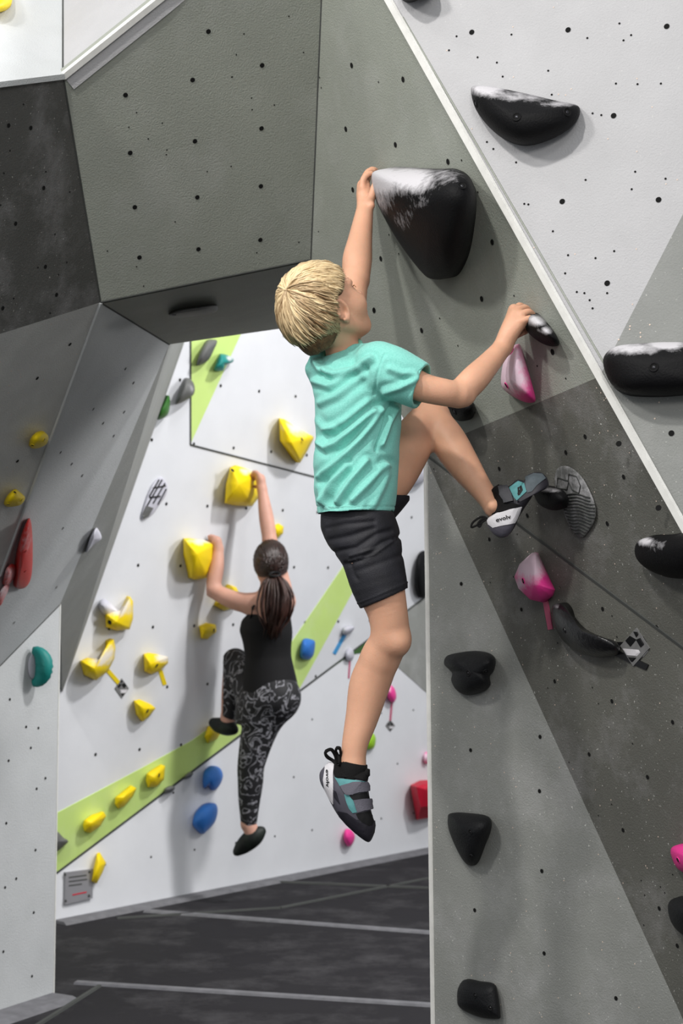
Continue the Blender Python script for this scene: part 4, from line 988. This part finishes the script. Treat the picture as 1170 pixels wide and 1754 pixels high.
V, Q = Fu.mesh(1); under = fast_mesh('under_hair', V, Q, m_hairb, boy); tag(under, 'short light brown hair at the nape')
crown = unit(-0.62 * hf + 0.10 * hs + 0.77 * hu); c1 = unit(np.cross(crown, hs)); c2 = np.cross(crown, c1)
def ellr(d): 
    a, b, c = d @ hf, d @ hs, d @ hu; return 1 / math.sqrt((a / 0.090) ** 2 + (b / 0.071) ** 2 + (c / 0.088) ** 2)
locks = []; rr = random.Random(3); CL = [(rr.random(), rr.uniform(-1, 1), rr.uniform(-1, 1)) for _ in range(61)]
for k in range(2600):
    psi = rr.uniform(0, 2 * math.pi); t0 = rr.choice([-0.16, -0.08, 0.02, 0.05, 0.10, 0.3, 0.55, 0.8, 1.1, 1.4]) * rr.uniform(0.6, 1.2)
    cl = CL[int(psi / (2 * math.pi) * 40 + 5 * rr.random() * 0.35 + t0 * 4) % 40]; psi += cl[1] * 0.05
    dirv = math.cos(psi) * c1 + math.sin(psi) * c2; swirl = rr.uniform(-0.12, 0.22); layer = rr.uniform(0, 1)
    pts = []; t = t0; psi2 = psi; L = 0; maxlen = rr.uniform(0.07, 0.125); last = None; first = True
    side = dirv @ hs; down = -(dirv @ hu)
    while len(pts) < 26:
        dv = math.cos(psi2) * c1 + math.sin(psi2) * c2
        d = unit(crown * math.cos(t) + dv * math.sin(t)); df_, du_ = d @ hf, d @ hu
        lim = hairline(df_)
        if df_ < 0: lim = max(lim, float(np.interp(df_, [-1, -.6, -.3, 0], [-.60, -.58, -.44, -.05]))) + 0.10 * (layer - .5)
        if du_ < lim: break
        rise = 0.005 + (0.0085 + 0.0032 * cl[2]) * min(1, L / 0.04) * (0.45 + 0.55 * layer)
        if df_ < -0.1: rise += 0.009 * min(1, max(0, (t - 0.5))) * (0.5 + 0.5 * layer)
        p = HC + hu * 0.005 + d * (ellr(d) + rise)
        p = p + (np.array([math.sin(k * 1.7 + t * 9), math.sin(k * 2.9 + t * 8), math.cos(k * 3.1 + t * 9)]) * 0.0011)
        if last is not None: L += np.linalg.norm(p - last)
        last = p; pts.append(p); t += 0.085; psi2 += swirl * 0.06
        if L > maxlen: break
    if len(pts) < 4: continue
    dend = unit(pts[-1] - HC)
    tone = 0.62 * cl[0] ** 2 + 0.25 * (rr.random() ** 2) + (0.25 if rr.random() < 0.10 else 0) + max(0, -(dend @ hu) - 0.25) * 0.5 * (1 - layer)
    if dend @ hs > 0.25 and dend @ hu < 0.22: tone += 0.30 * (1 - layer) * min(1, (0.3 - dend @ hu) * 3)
    locks.append((pts, rr.uniform(0.0011, 0.0031), max(0, min(1, tone))))
for k in range(1500):      # short hair at the nape
    a_ = rr.uniform(-1.0, -0.30); b_ = rr.uniform(-.80, .1); s_2 = 1 - a_ * a_ - b_ * b_
    if s_2 <= 0: continue
    d = hf * a_ + hu * b_ + hs * math.sqrt(s_2) * rr.choice([1, 1, -1]); lo_ = float(np.interp(a_, [-1, -.75, -.45, -.2, 0.0], [-.60, -.70, -.76, -.62, -.05]))
    if b_ < lo_ or b_ > lo_ + 0.5: continue
    pts = []
    for i in range(6):
        dd = unit(d - hu * 0.045 * i + hf * 0.012 * i * (1 if a_ > -.5 else 0)); base_ = ellr(dd)
        if dd @ hf < 0 and dd @ hu < -.2:
            q_ = dd @ hf, dd @ hs, dd @ hu; k_ = 0.0
            # the occiput swells beyond the skull oval
            base_ = max(base_, float(np.interp(dd @ hf, [-.9, -.5, -.2], [0.0905, 0.088, 0.078])))
        pts.append(HC + hu * 0.005 + dd * (base_ + 0.004 + 0.0008 * i))
    locks.append((pts, 0.0014, rr.uniform(.45, .9)))
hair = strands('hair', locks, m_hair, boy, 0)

# T-shirt
Fs = Field((-0.16, 3.66, 1.50), (0.30, 4.28, 2.12), 0.0028)
def row(y, x0, x1, Y, depth): return (P((x0 + x1) / 2, y, Y), (x1 - x0) / 2 * Y / FP, depth, XC, YC)
rows = [row(604, 564, 634, 3.97, 0.065), row(612, 548, 658, 3.97, 0.080), row(624, 530, 682, 3.965, 0.095), row(640, 526, 692, 3.96, 0.108), row(660, 533, 692, 3.96, 0.115), row(684, 538, 690, 3.95, 0.118), row(720, 540, 688, 3.95, 0.118),
        row(760, 539, 685, 3.95, 0.114), row(800, 536, 683, 3.95, 0.120), row(840, 537, 681, 3.95, 0.130), row(866, 541, 677, 3.95, 0.132), row(888, 546, 673, 3.95, 0.132)]
Fs.sect(rows, 0)
# sleeve of the near arm
Fs.chain([P(650, 630, 3.865), P(675, 640, 3.845), P(712, 657, 3.835), P(730, 667, 3.83)], (0.060, 0.060, 0.054, 0.0500), 0.018)
Fs.chain([P(640, 622, 3.90), P(605, 608, 3.96)], (0.040, 0.042), 0.03)
# sleeve of the far arm
Fs.chain([P(590, 618, 4.06), P(600, 590, 4.12), P(603, 560, 4.15)], (0.055, 0.052, 0.050), 0.02)
# loose bunched cloth at the back of the collar
Fs.chain([P(540, 628, 3.98), P(549, 606, 3.97), P(562, 597, 3.965)], (0.022, 0.020, 0.014), 0.022)
# openings
nrm_sl = unit(P(735, 668, 3.83) - P(700, 652, 3.845)); nrm_sl = unit(nrm_sl + ZU * 0.12)
pS = P(722, 662, 3.83)
Bk = Fs.block(P(690, 640, 3.72) - [0, 0, .12], P(770, 640, 3.95) + [0.02, 0, .08]); sl, (X, Y, Z) = Bk
D = ((X - pS[0]) * nrm_sl[0] + (Y - pS[1]) * nrm_sl[1] + (Z - pS[2]) * nrm_sl[2]); near = (X > P(700, 650, 3.84)[0])
Fs.F[sl] = np.where(near, np.maximum(Fs.F[sl], D), Fs.F[sl])
Fs.cone(P(718, 659, 3.835), P(755, 676, 3.83), 0.045, 0.044, 0.003, 'sub')
Fs.cone(P(600, 585, 4.12), P(606, 545, 4.16), 0.043, 0.040, 0.003, 'sub')
pT = P(603, 566, 4.15); Bk = Fs.block(pT - 0.09, pT + 0.09); sl, (X, Y, Z) = Bk; Fs.F[sl] = np.where(Z > pT[2] - 0.01, np.maximum(Fs.F[sl], Z - pT[2]), Fs.F[sl])
Fs.chain([P(579, 575, 3.93), P(586, 606, 3.955)], (0.043, 0.044), 0.004, 'sub')
Fs.half(P(610, 879, 3.95), -ZU + XC * 0.03)
Fs.sect([row(868, 546, 672, 3.95, 0.127), row(900, 549, 670, 3.95, 0.127)], 0.002, 'sub')
V, Q = Fs.mesh(2); N_ = vnormals(V, Q); PX, PY = pix(V); front = np.clip(-N_ @ unit(np.array([0.0, 1, 0])) * 1.6 + 0.25, 0, 1)
folds = [([(545, 758), (558, 767), (575, 760), (593, 745), (642, 703)], 5.5, .0085), ([(547, 815), (571, 797), (593, 778), (615, 755), (655, 703)], 5.5, .0085),
         ([(549, 859), (568, 826), (593, 799)], 5, .0070), ([(577, 859), (599, 825), (628, 790)], 5, .0075), ([(604, 856), (631, 828), (661, 796)], 6, .0065),
         ([(549, 600), (538, 618), (548, 632), (571, 641), (604, 632), (634, 614)], 6, .0080), ([(536, 652), (563, 661), (593, 644), (615, 634)], 6, .0060),
         ([(548, 690), (575, 678), (618, 645)], 6, .0050), ([(560, 735), (590, 722), (630, 690)], 6, .0050),
         ([(659, 672), (686, 664), (718, 648)], 5, .0055), ([(668, 632), (690, 640), (712, 640)], 5, .0045), ([(655, 760), (668, 722), (680, 700)], 4, .0060), ([(540, 720), (552, 735), (570, 735)], 5, .004),
         ([(556, 868), (545, 845), (542, 820)], 4, .004), ([(640, 866), (655, 835), (668, 800)], 6, .004)]
dz = np.zeros(len(V))
for poly, sg_, am in folds:
    am *= 1.25
    D = seg_dist(PX, PY, poly); dz += am * np.exp(-(D / sg_) ** 2) - am * 0.55 * np.exp(-((D - 11) / 6) ** 2)
for poly, sg_, am in [([(645, 771), (662, 724), (675, 692)], 2.6, -.0075), ([(659, 606), (650, 625), (645, 645), (641, 676)], 2.0, -.0035), ([(553, 602), (546, 622), (552, 640)], 3, -.006)]:
    dz += am * np.exp(-(seg_dist(PX, PY, poly) / sg_) ** 2)
dz *= front
dz += 0.0008 * np.sin(V[:, 2] * 62 + V[:, 0] * 70 + 3 * np.sin(V[:, 1] * 22)) * (1 - front)
hem = np.exp(-((PY - 868) / 1.3) ** 2) * (PY > 855); dz -= 0.0018 * hem
fade = np.clip((PY - 590) / 12, 0, 1); V = V + N_ * (dz * fade)[:, None]
shirt = fast_mesh('t_shirt', V, Q, m_shirt, boy)
ringp = []
cN = P(585, 602, 3.95); aN = unit(P(586, 575, 3.93) - P(598, 606, 3.955)); b1 = unit(np.cross(aN, YC)); b2_ = np.cross(aN, b1)
for i in range(28):
    a = 2 * math.pi * i / 28; ringp.append(cN + b1 * math.cos(a) * 0.046 + b2_ * math.sin(a) * 0.050)
col_ = tube('collar', ringp, 0.0065, m_shirt2, None, 8, 1.4, True); adopt(boy, col_); col_.parent = shirt; col_.location = (0, 0, 0)

# shorts
Fp_ = Field((-0.12, 3.72, 1.28), (0.30, 4.30, 1.78), 0.003)
Fp_.sect([row(862, 552, 668, 3.95, 0.095), row(885, 549, 677, 3.95, 0.098), row(905, 549, 684, 3.945, 0.10), row(930, 559, 688, 3.93, 0.095), row(955, 578, 690, 3.915, 0.082),
          row(980, 597, 692, 3.905, 0.070), row(1005, 612, 694, 3.90, 0.064), row(1045, 630, 697, 3.895, 0.060)], 0)
Fp_.chain([Rhip, P(645, 985, 3.89), P(663, 1045, 3.89), P(668, 1080, 3.90)], (0.0695, 0.066, 0.0545, 0.052), 0.01); Fp_.cone(Rhip, Lhip, 0.070, 0.072, 0.01)
Fp_.chain([Lhip, P(655, 832, 4.065), P(706, 768, 4.12)], (0.074, 0.073, 0.066), 0.02)
Bk = Fp_.block(Fp_.lo, Fp_.lo + Fp_.n * Fp_.h); sl, (X, Y, Z) = Bk; zc = P(610, 874, 3.86)[2]; Fp_.F[sl] = np.where(Y < 3.93, np.maximum(Fp_.F[sl], Z - zc), Fp_.F[sl])
nR = unit(P(664, 1046, 3.89) - P(645, 975, 3.89)); nR = unit(nR + XC * -0.05)
pR = P(662, 1024, 3.89); hR = unit(np.array([0.39, 0, -0.92]))
Bk = Fp_.block((-.12, 3.7, 1.2), P(760, 940, 4.3)); sl, (X, Y, Z) = Bk
D = (X - pR[0]) * hR[0] + (Y - pR[1]) * hR[1] + (Z - pR[2]) * hR[2]; Fp_.F[sl] = np.maximum(Fp_.F[sl], D)
Fp_.cone(P(655, 1006, 3.89), P(672, 1060, 3.89), 0.0535, 0.050, 0.003, 'sub')
hL = unit(P(740, 716, 4.16) - P(660, 815, 4.08)); hL = unit(np.array([0.97, 0, 0.22])); pL = P(692, 815, 4.09); X_, Y_, Z_ = None, None, None
Bk = Fp_.block(P(640, 850, 3.85) - [0, 0, .1], P(760, 740, 4.3) + [0, 0, .05]); sl, (X, Y, Z) = Bk
D = (X - pL[0]) * hL[0] + (Y - pL[1]) * hL[1] + (Z - pL[2]) * hL[2]; Fp_.F[sl] = np.where((Y > 3.97), np.maximum(Fp_.F[sl], D), Fp_.F[sl])
Fp_.cone(P(694, 786, 4.11), P(735, 725, 4.15), 0.059, 0.055, 0.003, 'sub')
V, Q = Fp_.mesh(2); N_ = vnormals(V, Q); PX, PY = pix(V)
dz = np.zeros(len(V))
for poly, sg_, am in [([(592, 966), (620, 958), (655, 930), (690, 918)], 4, .0055), ([(565, 925), (600, 918), (640, 905)], 5, .005), ([(575, 945), (610, 938), (645, 915), (670, 908)], 4, .005), ([(600, 968), (606, 985), (611, 992)], 4, .004),
                      ([(597, 962), (640, 950), (680, 922)], 1.5, -.004), ([(560, 905), (590, 898), (640, 893)], 4, .004), ([(600, 952), (640, 941), (672, 925)], 2.5, -.004), ([(612, 978), (650, 965), (690, 950)], 5, .0025)]:
    dz += am * np.exp(-(seg_dist(PX, PY, poly) / sg_) ** 2)
dz -= 0.0018 * np.exp(-((((V - pR) @ hR) + 0.014) / 0.0015) ** 2)
V = V + N_ * dz[:, None]; shorts = fast_mesh('shorts', V, Q, m_shorts, boy)

# shoes
def place(o, par): adopt(par, o) if par.type == 'EMPTY' else None
z5 = lambda x, y: (530 + x / 8.77, 1260 + y / 8.77)
z4 = lambda x, y: (800 + x / 4.68, 780 + y / 4.68)
cS = P(598, 1370, 3.905); plS = (cS, unit([-0.18, -1, 0.05]))
sh_out = [z5(*q) for q in [(370, 420), (300, 400), (240, 450), (165, 540), (150, 620), (170, 720), (230, 830), (330, 1030), (430, 1200), (560, 1350), (700, 1480), (850, 1590), (920, 1582), (980, 1450), (990, 1330), (950, 1210), (925, 1100), (910, 960), (885, 800), (865, 660), (850, 560), (600, 520), (470, 480)]]
shoe = inflate('climbing_shoe', plS, sh_out, 0.040, m_shoe, None, apex=z5(580, 950), both=True, rings=9, power=2.3); tag(shoe, 'hanging right shoe'); adopt(boy, shoe)
bs = bvh_of(shoe)
def part(name, bv, pts, zf, m, par, **k):
    o = decal(name, bv, [zf(*q) for q in pts], m, None, **k)
    if o: o.parent = par
    return o
part('toe_rand', bs, [(430, 1130), (560, 1160), (700, 1260), (800, 1340), (900, 1385), (950, 1360), (975, 1280), (984, 1350), (970, 1450), (915, 1565), (850, 1570), (700, 1465), (560, 1335), (450, 1210)], z5, m_shoeb, shoe, th=.0015)
part('toe_fabric', bs, [(700, 1175), (900, 1130), (935, 1200), (955, 1290), (930, 1345), (890, 1355), (800, 1310), (730, 1240)], z5, m_ink, shoe, th=.002)
part('heel_band', bs, [(245, 460), (300, 420), (365, 430), (360, 600), (362, 1030), (310, 950), (235, 800), (215, 660)], z5, m_shoew, shoe, th=.002)
part('teal_panel', bs, [(380, 620), (430, 645), (840, 690), (560, 730), (460, 760)], z5, m_shoet, shoe, th=.0015)
part('teal_panel', bs, [(525, 880), (620, 895), (660, 980), (725, 1150), (650, 1160), (595, 1090), (550, 980)], z5, m_shoet, shoe, th=.0015)
part('tongue', bs, [(600, 895), (850, 850), (890, 950), (660, 975)], z5, m_ink, shoe, th=.003)
part('side_slot', bs, [(365, 820), (400, 840), (460, 1030), (370, 920)], z5, m_shoeb, shoe, th=.001)
part('strap', bs, [(470, 755), (620, 715), (870, 690), (893, 750), (893, 835), (740, 850), (610, 890), (550, 885), (510, 830)], z5, m_strap, shoe, th=.006)
part('strap', bs, [(655, 970), (800, 950), (915, 948), (945, 1050), (915, 1110), (720, 1150), (685, 1060)], z5, m_strap, shoe, th=.006)
cu = part('ankle_cuff', bs, [(380, 425), (470, 480), (620, 520), (830, 540), (855, 620), (850, 680), (640, 640), (400, 630), (365, 560)], z5, m_sock, shoe, th=.004)
tx = lettering('brand_lettering', bs, 'evolv', z5(285, 640), 7.0, math.radians(-88), m_ink, None, 0.0045, 1.9)
if tx: tx.parent = shoe
sk = tube('sock', [P(607, 1306, 3.91), P(605, 1316, 3.91), P(603, 1328, 3.91), P(601, 1345, 3.91)], [0.0305, 0.0335, 0.038, 0.036], m_sock, None, 20); adopt(boy, sk)
tb = tube('tongue_tab', [P(622, 1330, 3.89), P(629, 1325, 3.885), P(631, 1317, 3.885)], [0.010, 0.008, 0.004], m_sock, None, 8); tb.parent = shoe
for pts in ([z5(400, 480), z5(400, 330), z5(330, 210), z5(240, 250), z5(270, 320), z5(370, 390)], [z5(450, 430), z5(470, 330), z5(460, 200), z5(410, 190), z5(400, 250), z5(440, 330)]):
    pts = smooth_outline(pts); tl = tube('pull_loop', [P(q[0], q[1], 3.90 + .008 * math.sin(i * .3)) for i, q in enumerate(pts)], 0.0032, m_sock, None, 6, 1.4, True); tl.parent = shoe
# raised left shoe
cS = P(880, 860, 4.02); plR = (cS, unit([-0.32, -1, 0.12]))
sh2 = [z4(*q) for q in [(205, 262), (260, 235), (335, 245), (400, 195), (455, 200), (480, 160), (540, 138), (600, 140), (640, 180), (655, 240), (620, 275), (545, 300), (510, 350), (450, 440), (410, 510), (385, 570), (335, 640), (270, 662), (205, 625), (160, 560), (165, 520), (215, 470), (225, 380), (215, 310)]]
shoe2 = inflate('climbing_shoe', plR, sh2, 0.040, m_shoeb, None, apex=z4(370, 400), both=True, rings=9, power=2.4); tag(shoe2, 'raised left shoe'); adopt(boy, shoe2)
b2s = bvh_of(shoe2)
m_strapd = mat('dark_grey_shoe_strap', (74, 74, 78), rough=0.7, var=0.1); m_toeg = mat('worn_toe_rubber', (88, 98, 104), rough=0.6, var=0.3, vscale=40)
part('ankle_cuff', b2s, [(208, 275), (258, 240), (275, 300), (300, 380), (380, 385), (430, 400), (240, 465), (232, 440), (228, 380)], z4, m_sock, shoe2, th=.003)
part('heel_rubber', b2s, [(170, 560), (210, 582), (300, 562), (378, 545), (355, 600), (325, 636), (270, 652), (210, 620)], z4, m_shoe, shoe2, th=.0015)
part('heel_band', b2s, [(165, 515), (240, 470), (340, 435), (435, 412), (400, 500), (378, 540), (300, 558), (212, 578), (175, 550)], z4, m_shoew, shoe2, th=.0025)
part('teal_panel', b2s, [(340, 262), (410, 210), (460, 225), (478, 290), (400, 362), (378, 340)], z4, m_shoet, shoe2, th=.0015)
part('strap', b2s, [(255, 262), (320, 255), (350, 290), (376, 355), (310, 372), (270, 320)], z4, m_strapd, shoe2, th=.006)
part('strap', b2s, [(296, 332), (364, 305), (376, 366), (306, 382)], z4, m_strapd, shoe2, th=.008)
part('toe_fabric', b2s, [(405, 262), (440, 245), (450, 280), (425, 320), (410, 325)], z4, m_ink, shoe2, th=.002)
part('toe_rubber', b2s, [(470, 175), (535, 148), (600, 150), (628, 185), (560, 240), (520, 290), (485, 300), (470, 235)], z4, m_toeg, shoe2, th=.0015)
tx = lettering('brand_lettering', b2s, 'evolv', z4(295, 505), 9.5, math.radians(15), m_ink, None, 0.005, 1.25)
if tx: tx.parent = shoe2
for pts in ([(150, 500), (110, 495), (50, 535), (35, 575), (80, 560), (150, 515)], [(150, 505), (115, 515), (85, 555), (105, 570), (125, 530), (160, 515)]):
    pts = smooth_outline([z4(*q) for q in pts]); tl = tube('pull_loop', [P(*q, 4.02) for q in pts], 0.0020, m_sock, None, 6, 1.4, True); tl.parent = shoe2
sk = tube('sock', [P(845, 866, 4.035), P(853, 868, 4.033), P(865, 870, 4.03), P(875, 866, 4.03)], [0.028, 0.031, 0.036, 0.034], m_sock, None, 20); adopt(boy, sk)

# ------------------------------------------------------------------ the woman
Yw = 8.38
wom = root_empty('person', P(460, 1190, Yw))
tag(wom, 'dark-haired woman in black tank top and patterned leggings climbing the far wall', 'person')
def W(x, y, dy=0.0): return P(x, y, Yw + dy)
sc = Yw / FP
Fw = Field(W(340, 1475, -0.35), W(525, 785, 0.40) + [0, 0.05, 0], 0.0065)
Fw.ell(W(464, 962, -0.02), (XC, YC, ZU), (0.074, 0.088, 0.095), 0)
Fw.ell(W(458, 980, 0.04), (XC, YC, ZU), (0.052, 0.055, 0.065), 0.03)
Fw.chain([W(451, 974, .10), W(449, 980, .115)], (0.008, 0.010), 0.01)
for sd, ex in ((1, 440), (-1, 488)): Fw.ell(W(ex, 972, -.01), (XC, YC, ZU), (0.010, 0.018, 0.028), 0.006)
Fw.cone(W(464, 990, -.02), W(464, 1035, -.03), 0.050, 0.054, 0.03)
Fw.chain([W(464, 1040, -.03), W(463, 1075, -.03), W(460, 1120, -.02), W(462, 1160, -.02), W(463, 1200, -.02)], (0.085, 0.10, 0.095, 0.105, 0.12), 0.05)
Fw.cone(W(464, 1038, -.03), W(433, 1036, -.02), 0.055, 0.055, 0.03); Fw.cone(W(464, 1038, -.03), W(488, 1030, -.02), 0.055, 0.05, 0.03)
# left arm bent, hand on the lower block
Fw.chain([W(433, 1035, -.02), W(400, 1028, .0), W(366, 1012, .04)], (0.052, 0.046, 0.038), 0.02)
Fw.chain([W(364, 1008, .04), W(371, 972, .06), W(374, 940, .08)], (0.038, 0.037, 0.025), 0.015)
Fw.chain([W(374, 940, .08), W(371, 927, .08)], (0.026, 0.027), 0.01)
for i in range(4): Fw.chain([W(372, 926 + i * 3, .07 + i * .01), W(365, 919 + i * 3, .08 + i * .01), W(358, 919 + i * 4, .09 + i * .012), W(355, 925 + i * 4, .10 + i * .012)], (.013, .011, .010, .009), .006)
Fw.chain([W(376, 935, .09), W(370, 940, .12), W(363, 940, .13)], (.014, .012, .010), .006)
# right arm straight up
Fw.chain([W(488, 1030, -.02), W(478, 985, .02), W(462, 928, .06)], (0.05, 0.046, 0.036), 0.02)
Fw.chain([W(462, 925, .06), W(456, 885, .09), W(449, 838, .13)], (0.036, 0.037, 0.024), 0.015)
Fw.chain([W(449, 838, .13), W(446, 820, .14)], (0.025, 0.026), 0.01)
for i in range(4): Fw.chain([W(447, 822 + i * 3, .12 + i * .01), W(441, 810 + i * 3, .13 + i * .01), W(434, 809 + i * 4, .145 + i * .012), W(431, 815 + i * 4, .155 + i * .012)], (.013, .011, .010, .009), .006)
Fw.chain([W(449, 830, .14), W(443, 834, .17), W(436, 833, .18)], (.014, .012, .010), .006)
# legs
RH = W(472, 1195, -.05); LH = W(440, 1190, .03)
Fw.cone(RH, LH, 0.115, 0.10, 0.04)
Fw.chain([RH, W(448, 1240, -.04), W(432, 1310, -.03), W(430, 1340, -.02), W(427, 1375, -.01), W(425, 1412, -.01)], (0.105, 0.082, 0.058, 0.054, 0.048, 0.034), 0.02)
Fw.chain([W(425, 1412, -.01), W(432, 1432, -.01), W(412, 1455, .02)], (0.034, 0.038, 0.026), 0.015)
Fw.chain([LH, W(420, 1160, .10), W(404, 1133, .17)], (0.095, 0.075, 0.056), 0.02)
Fw.chain([W(403, 1133, .17), W(399, 1165, .16), W(394, 1200, .14), W(390, 1230, .13)], (0.055, 0.053, 0.044, 0.033), 0.02)
Fw.chain([W(390, 1230, .13), W(388, 1248, .13), W(372, 1240, .17)], (0.034, 0.034, 0.026), 0.015)
V, Q = Fw.mesh(2); fast_mesh('body', V, Q, m_skinw, wom); del Fw
Ft = Field(W(395, 1225, -.25), W(520, 1020, .25), 0.0065)
def wr(y, x0, x1, dy, dep): return (W((x0 + x1) / 2, y, dy), (x1 - x0) / 2 * sc, dep, XC, YC)
Ft.sect([wr(1052, 424, 497, -.03, .085), wr(1062, 414, 498, -.03, .105), wr(1080, 410, 499, -.03, .115), wr(1100, 416, 498, -.025, .11), wr(1125, 420, 499, -.02, .11), wr(1150, 418, 505, -.02, .12), wr(1172, 416, 510, -.02, .13), wr(1190, 414, 511, -.02, .135)], 0)
Ft.chain([W(464, 1062, -.03), W(463, 1085, -.03), W(460, 1120, -.02), W(462, 1160, -.02), W(463, 1190, -.02)], (0.09, 0.108, 0.103, 0.113, 0.128), 0.01)
Ft.half(W(460, 1184, 0), -ZU + XC * 0.22)
ncut = unit(ZU + 0.0 * XC); 
Ft.ell(W(466, 1040, -.14), (XC, YC, ZU), (0.075, 0.06, 0.085), 0.01, 'sub')
V, Q = Ft.mesh(2); tank = fast_mesh('tank_top', V, Q, m_tank, wom)
for a_, b_, c_ in (((430, 1060), (433, 1040), (445, 1025)), ((494, 1058), (493, 1038), (485, 1020))):
    st = tube('shoulder_strap', [W(*a_, -.10), W(*b_, -.088), W(*c_, -.05)], .009, m_tank, None, 8, .5); adopt(wom, st); st.parent = tank; st.location = (0, 0, 0)
Fl = Field(W(370, 1435, -.28), W(525, 1095, .36), 0.0065)
Fl.sect([wr(1168, 424, 504, -.02, .12), wr(1185, 414, 511, -.02, .13), wr(1205, 405, 509, -.03, .13), wr(1222, 402, 492, -.03, .11), wr(1240, 402, 478, -.03, .10)], 0.0)
Fl.cone(RH, LH, 0.122, 0.107, 0.03)
Fl.chain([RH, W(448, 1240, -.04), W(431, 1305, -.03), W(429, 1340, -.02), W(427, 1375, -.01), W(426, 1418, -.01)], (0.112, 0.092, 0.068, 0.062, 0.052, 0.036), 0.02)
Fl.chain([LH, W(420, 1160, .10), W(404, 1133, .17)], (0.100, 0.083, 0.062), 0.02)
Fl.chain([W(403, 1133, .17), W(399, 1165, .16), W(395, 1200, .14), W(391, 1228, .13)], (0.062, 0.059, 0.050, 0.038), 0.02)
V, Q = Fl.mesh(2); fast_mesh('leggings', V, Q, m_legg, wom)
m_wshoe = mat('dark_green_black_shoe', (34, 42, 36), rough=0.55, rgb2=(24, 26, 26), vscale=30)
for pts, rs in (([W(447, 1424, -.01), W(434, 1434, -.01), W(418, 1448, .01), W(406, 1459, .02)], (.026, .046, .040, .022)), ([W(400, 1250, .12), W(389, 1245, .13), W(375, 1242, .16), W(366, 1238, .18)], (.026, .044, .038, .026))):
    Fz = Field(np.min(pts, 0) - .09, np.max(pts, 0) + .09, .006); Fz.chain(pts, rs, .015)
    V, Q = Fz.mesh(2); so = fast_mesh('climbing_shoe', V, Q, m_wshoe, wom)
# hair and ponytail
locks = []; wc = W(464, 962, -.02)
for k in range(700):
    a = RNG.uniform(0, 2 * math.pi); el = RNG.uniform(-0.2, 1.0); end = W(470, 985, -.125)
    d = unit([math.cos(a) * math.cos(el * 1.5), math.sin(a) * math.cos(el * 1.5), math.sin(el * 1.5)])
    if d[1] > 0.55 and d[2] < 0.45: continue
    pts = []
    for i in range(7):
        f_ = i / 6; dd = unit(d * (1 - f_) + unit(end - wc) * f_); pts.append(wc + dd * np.array([0.080, 0.096, 0.102]) * (1 + 0.04 * RNG.rand()))
    locks.append((pts, .007, RNG.rand() * .5))
for k in range(320):
    sx, sy = RNG.normal(0, .022), RNG.normal(0, .018); ln = RNG.uniform(.5, 1.0); pts = []
    for i in range(8):
        f_ = i / 7 * ln; bul = math.sin(min(1, f_ * 1.15) * math.pi) ** .7 if f_ < .86 else .3
        c_ = W(np.interp(f_, [0, .3, .7, 1], [471, 475, 472, 466]), 985 + f_ * 112, -.125 - .03 * math.sin(f_ * 2.5)); pts.append(c_ + np.array([sx * (0.35 + bul), sy * (0.4 + bul), 0]))
    locks.append((pts, .006, .3 + RNG.rand() * .7))
strands('hair', locks, m_brown, wom, 0)
ht = tube('hair_tie', [W(471, 984, -.135) + np.array([math.cos(a) * .026, math.sin(a) * .02, math.sin(a) * .01]) for a in np.linspace(0, 2 * math.pi, 13)[:-1]], .007, m_ink, None, 8, 1, True); adopt(wom, ht)
gl = tube('glasses', [W(437, 958, .02), W(434, 958, .07), W(435, 963, .075), W(440, 962, .03)], .003, m_ink, None, 6); adopt(wom, gl)
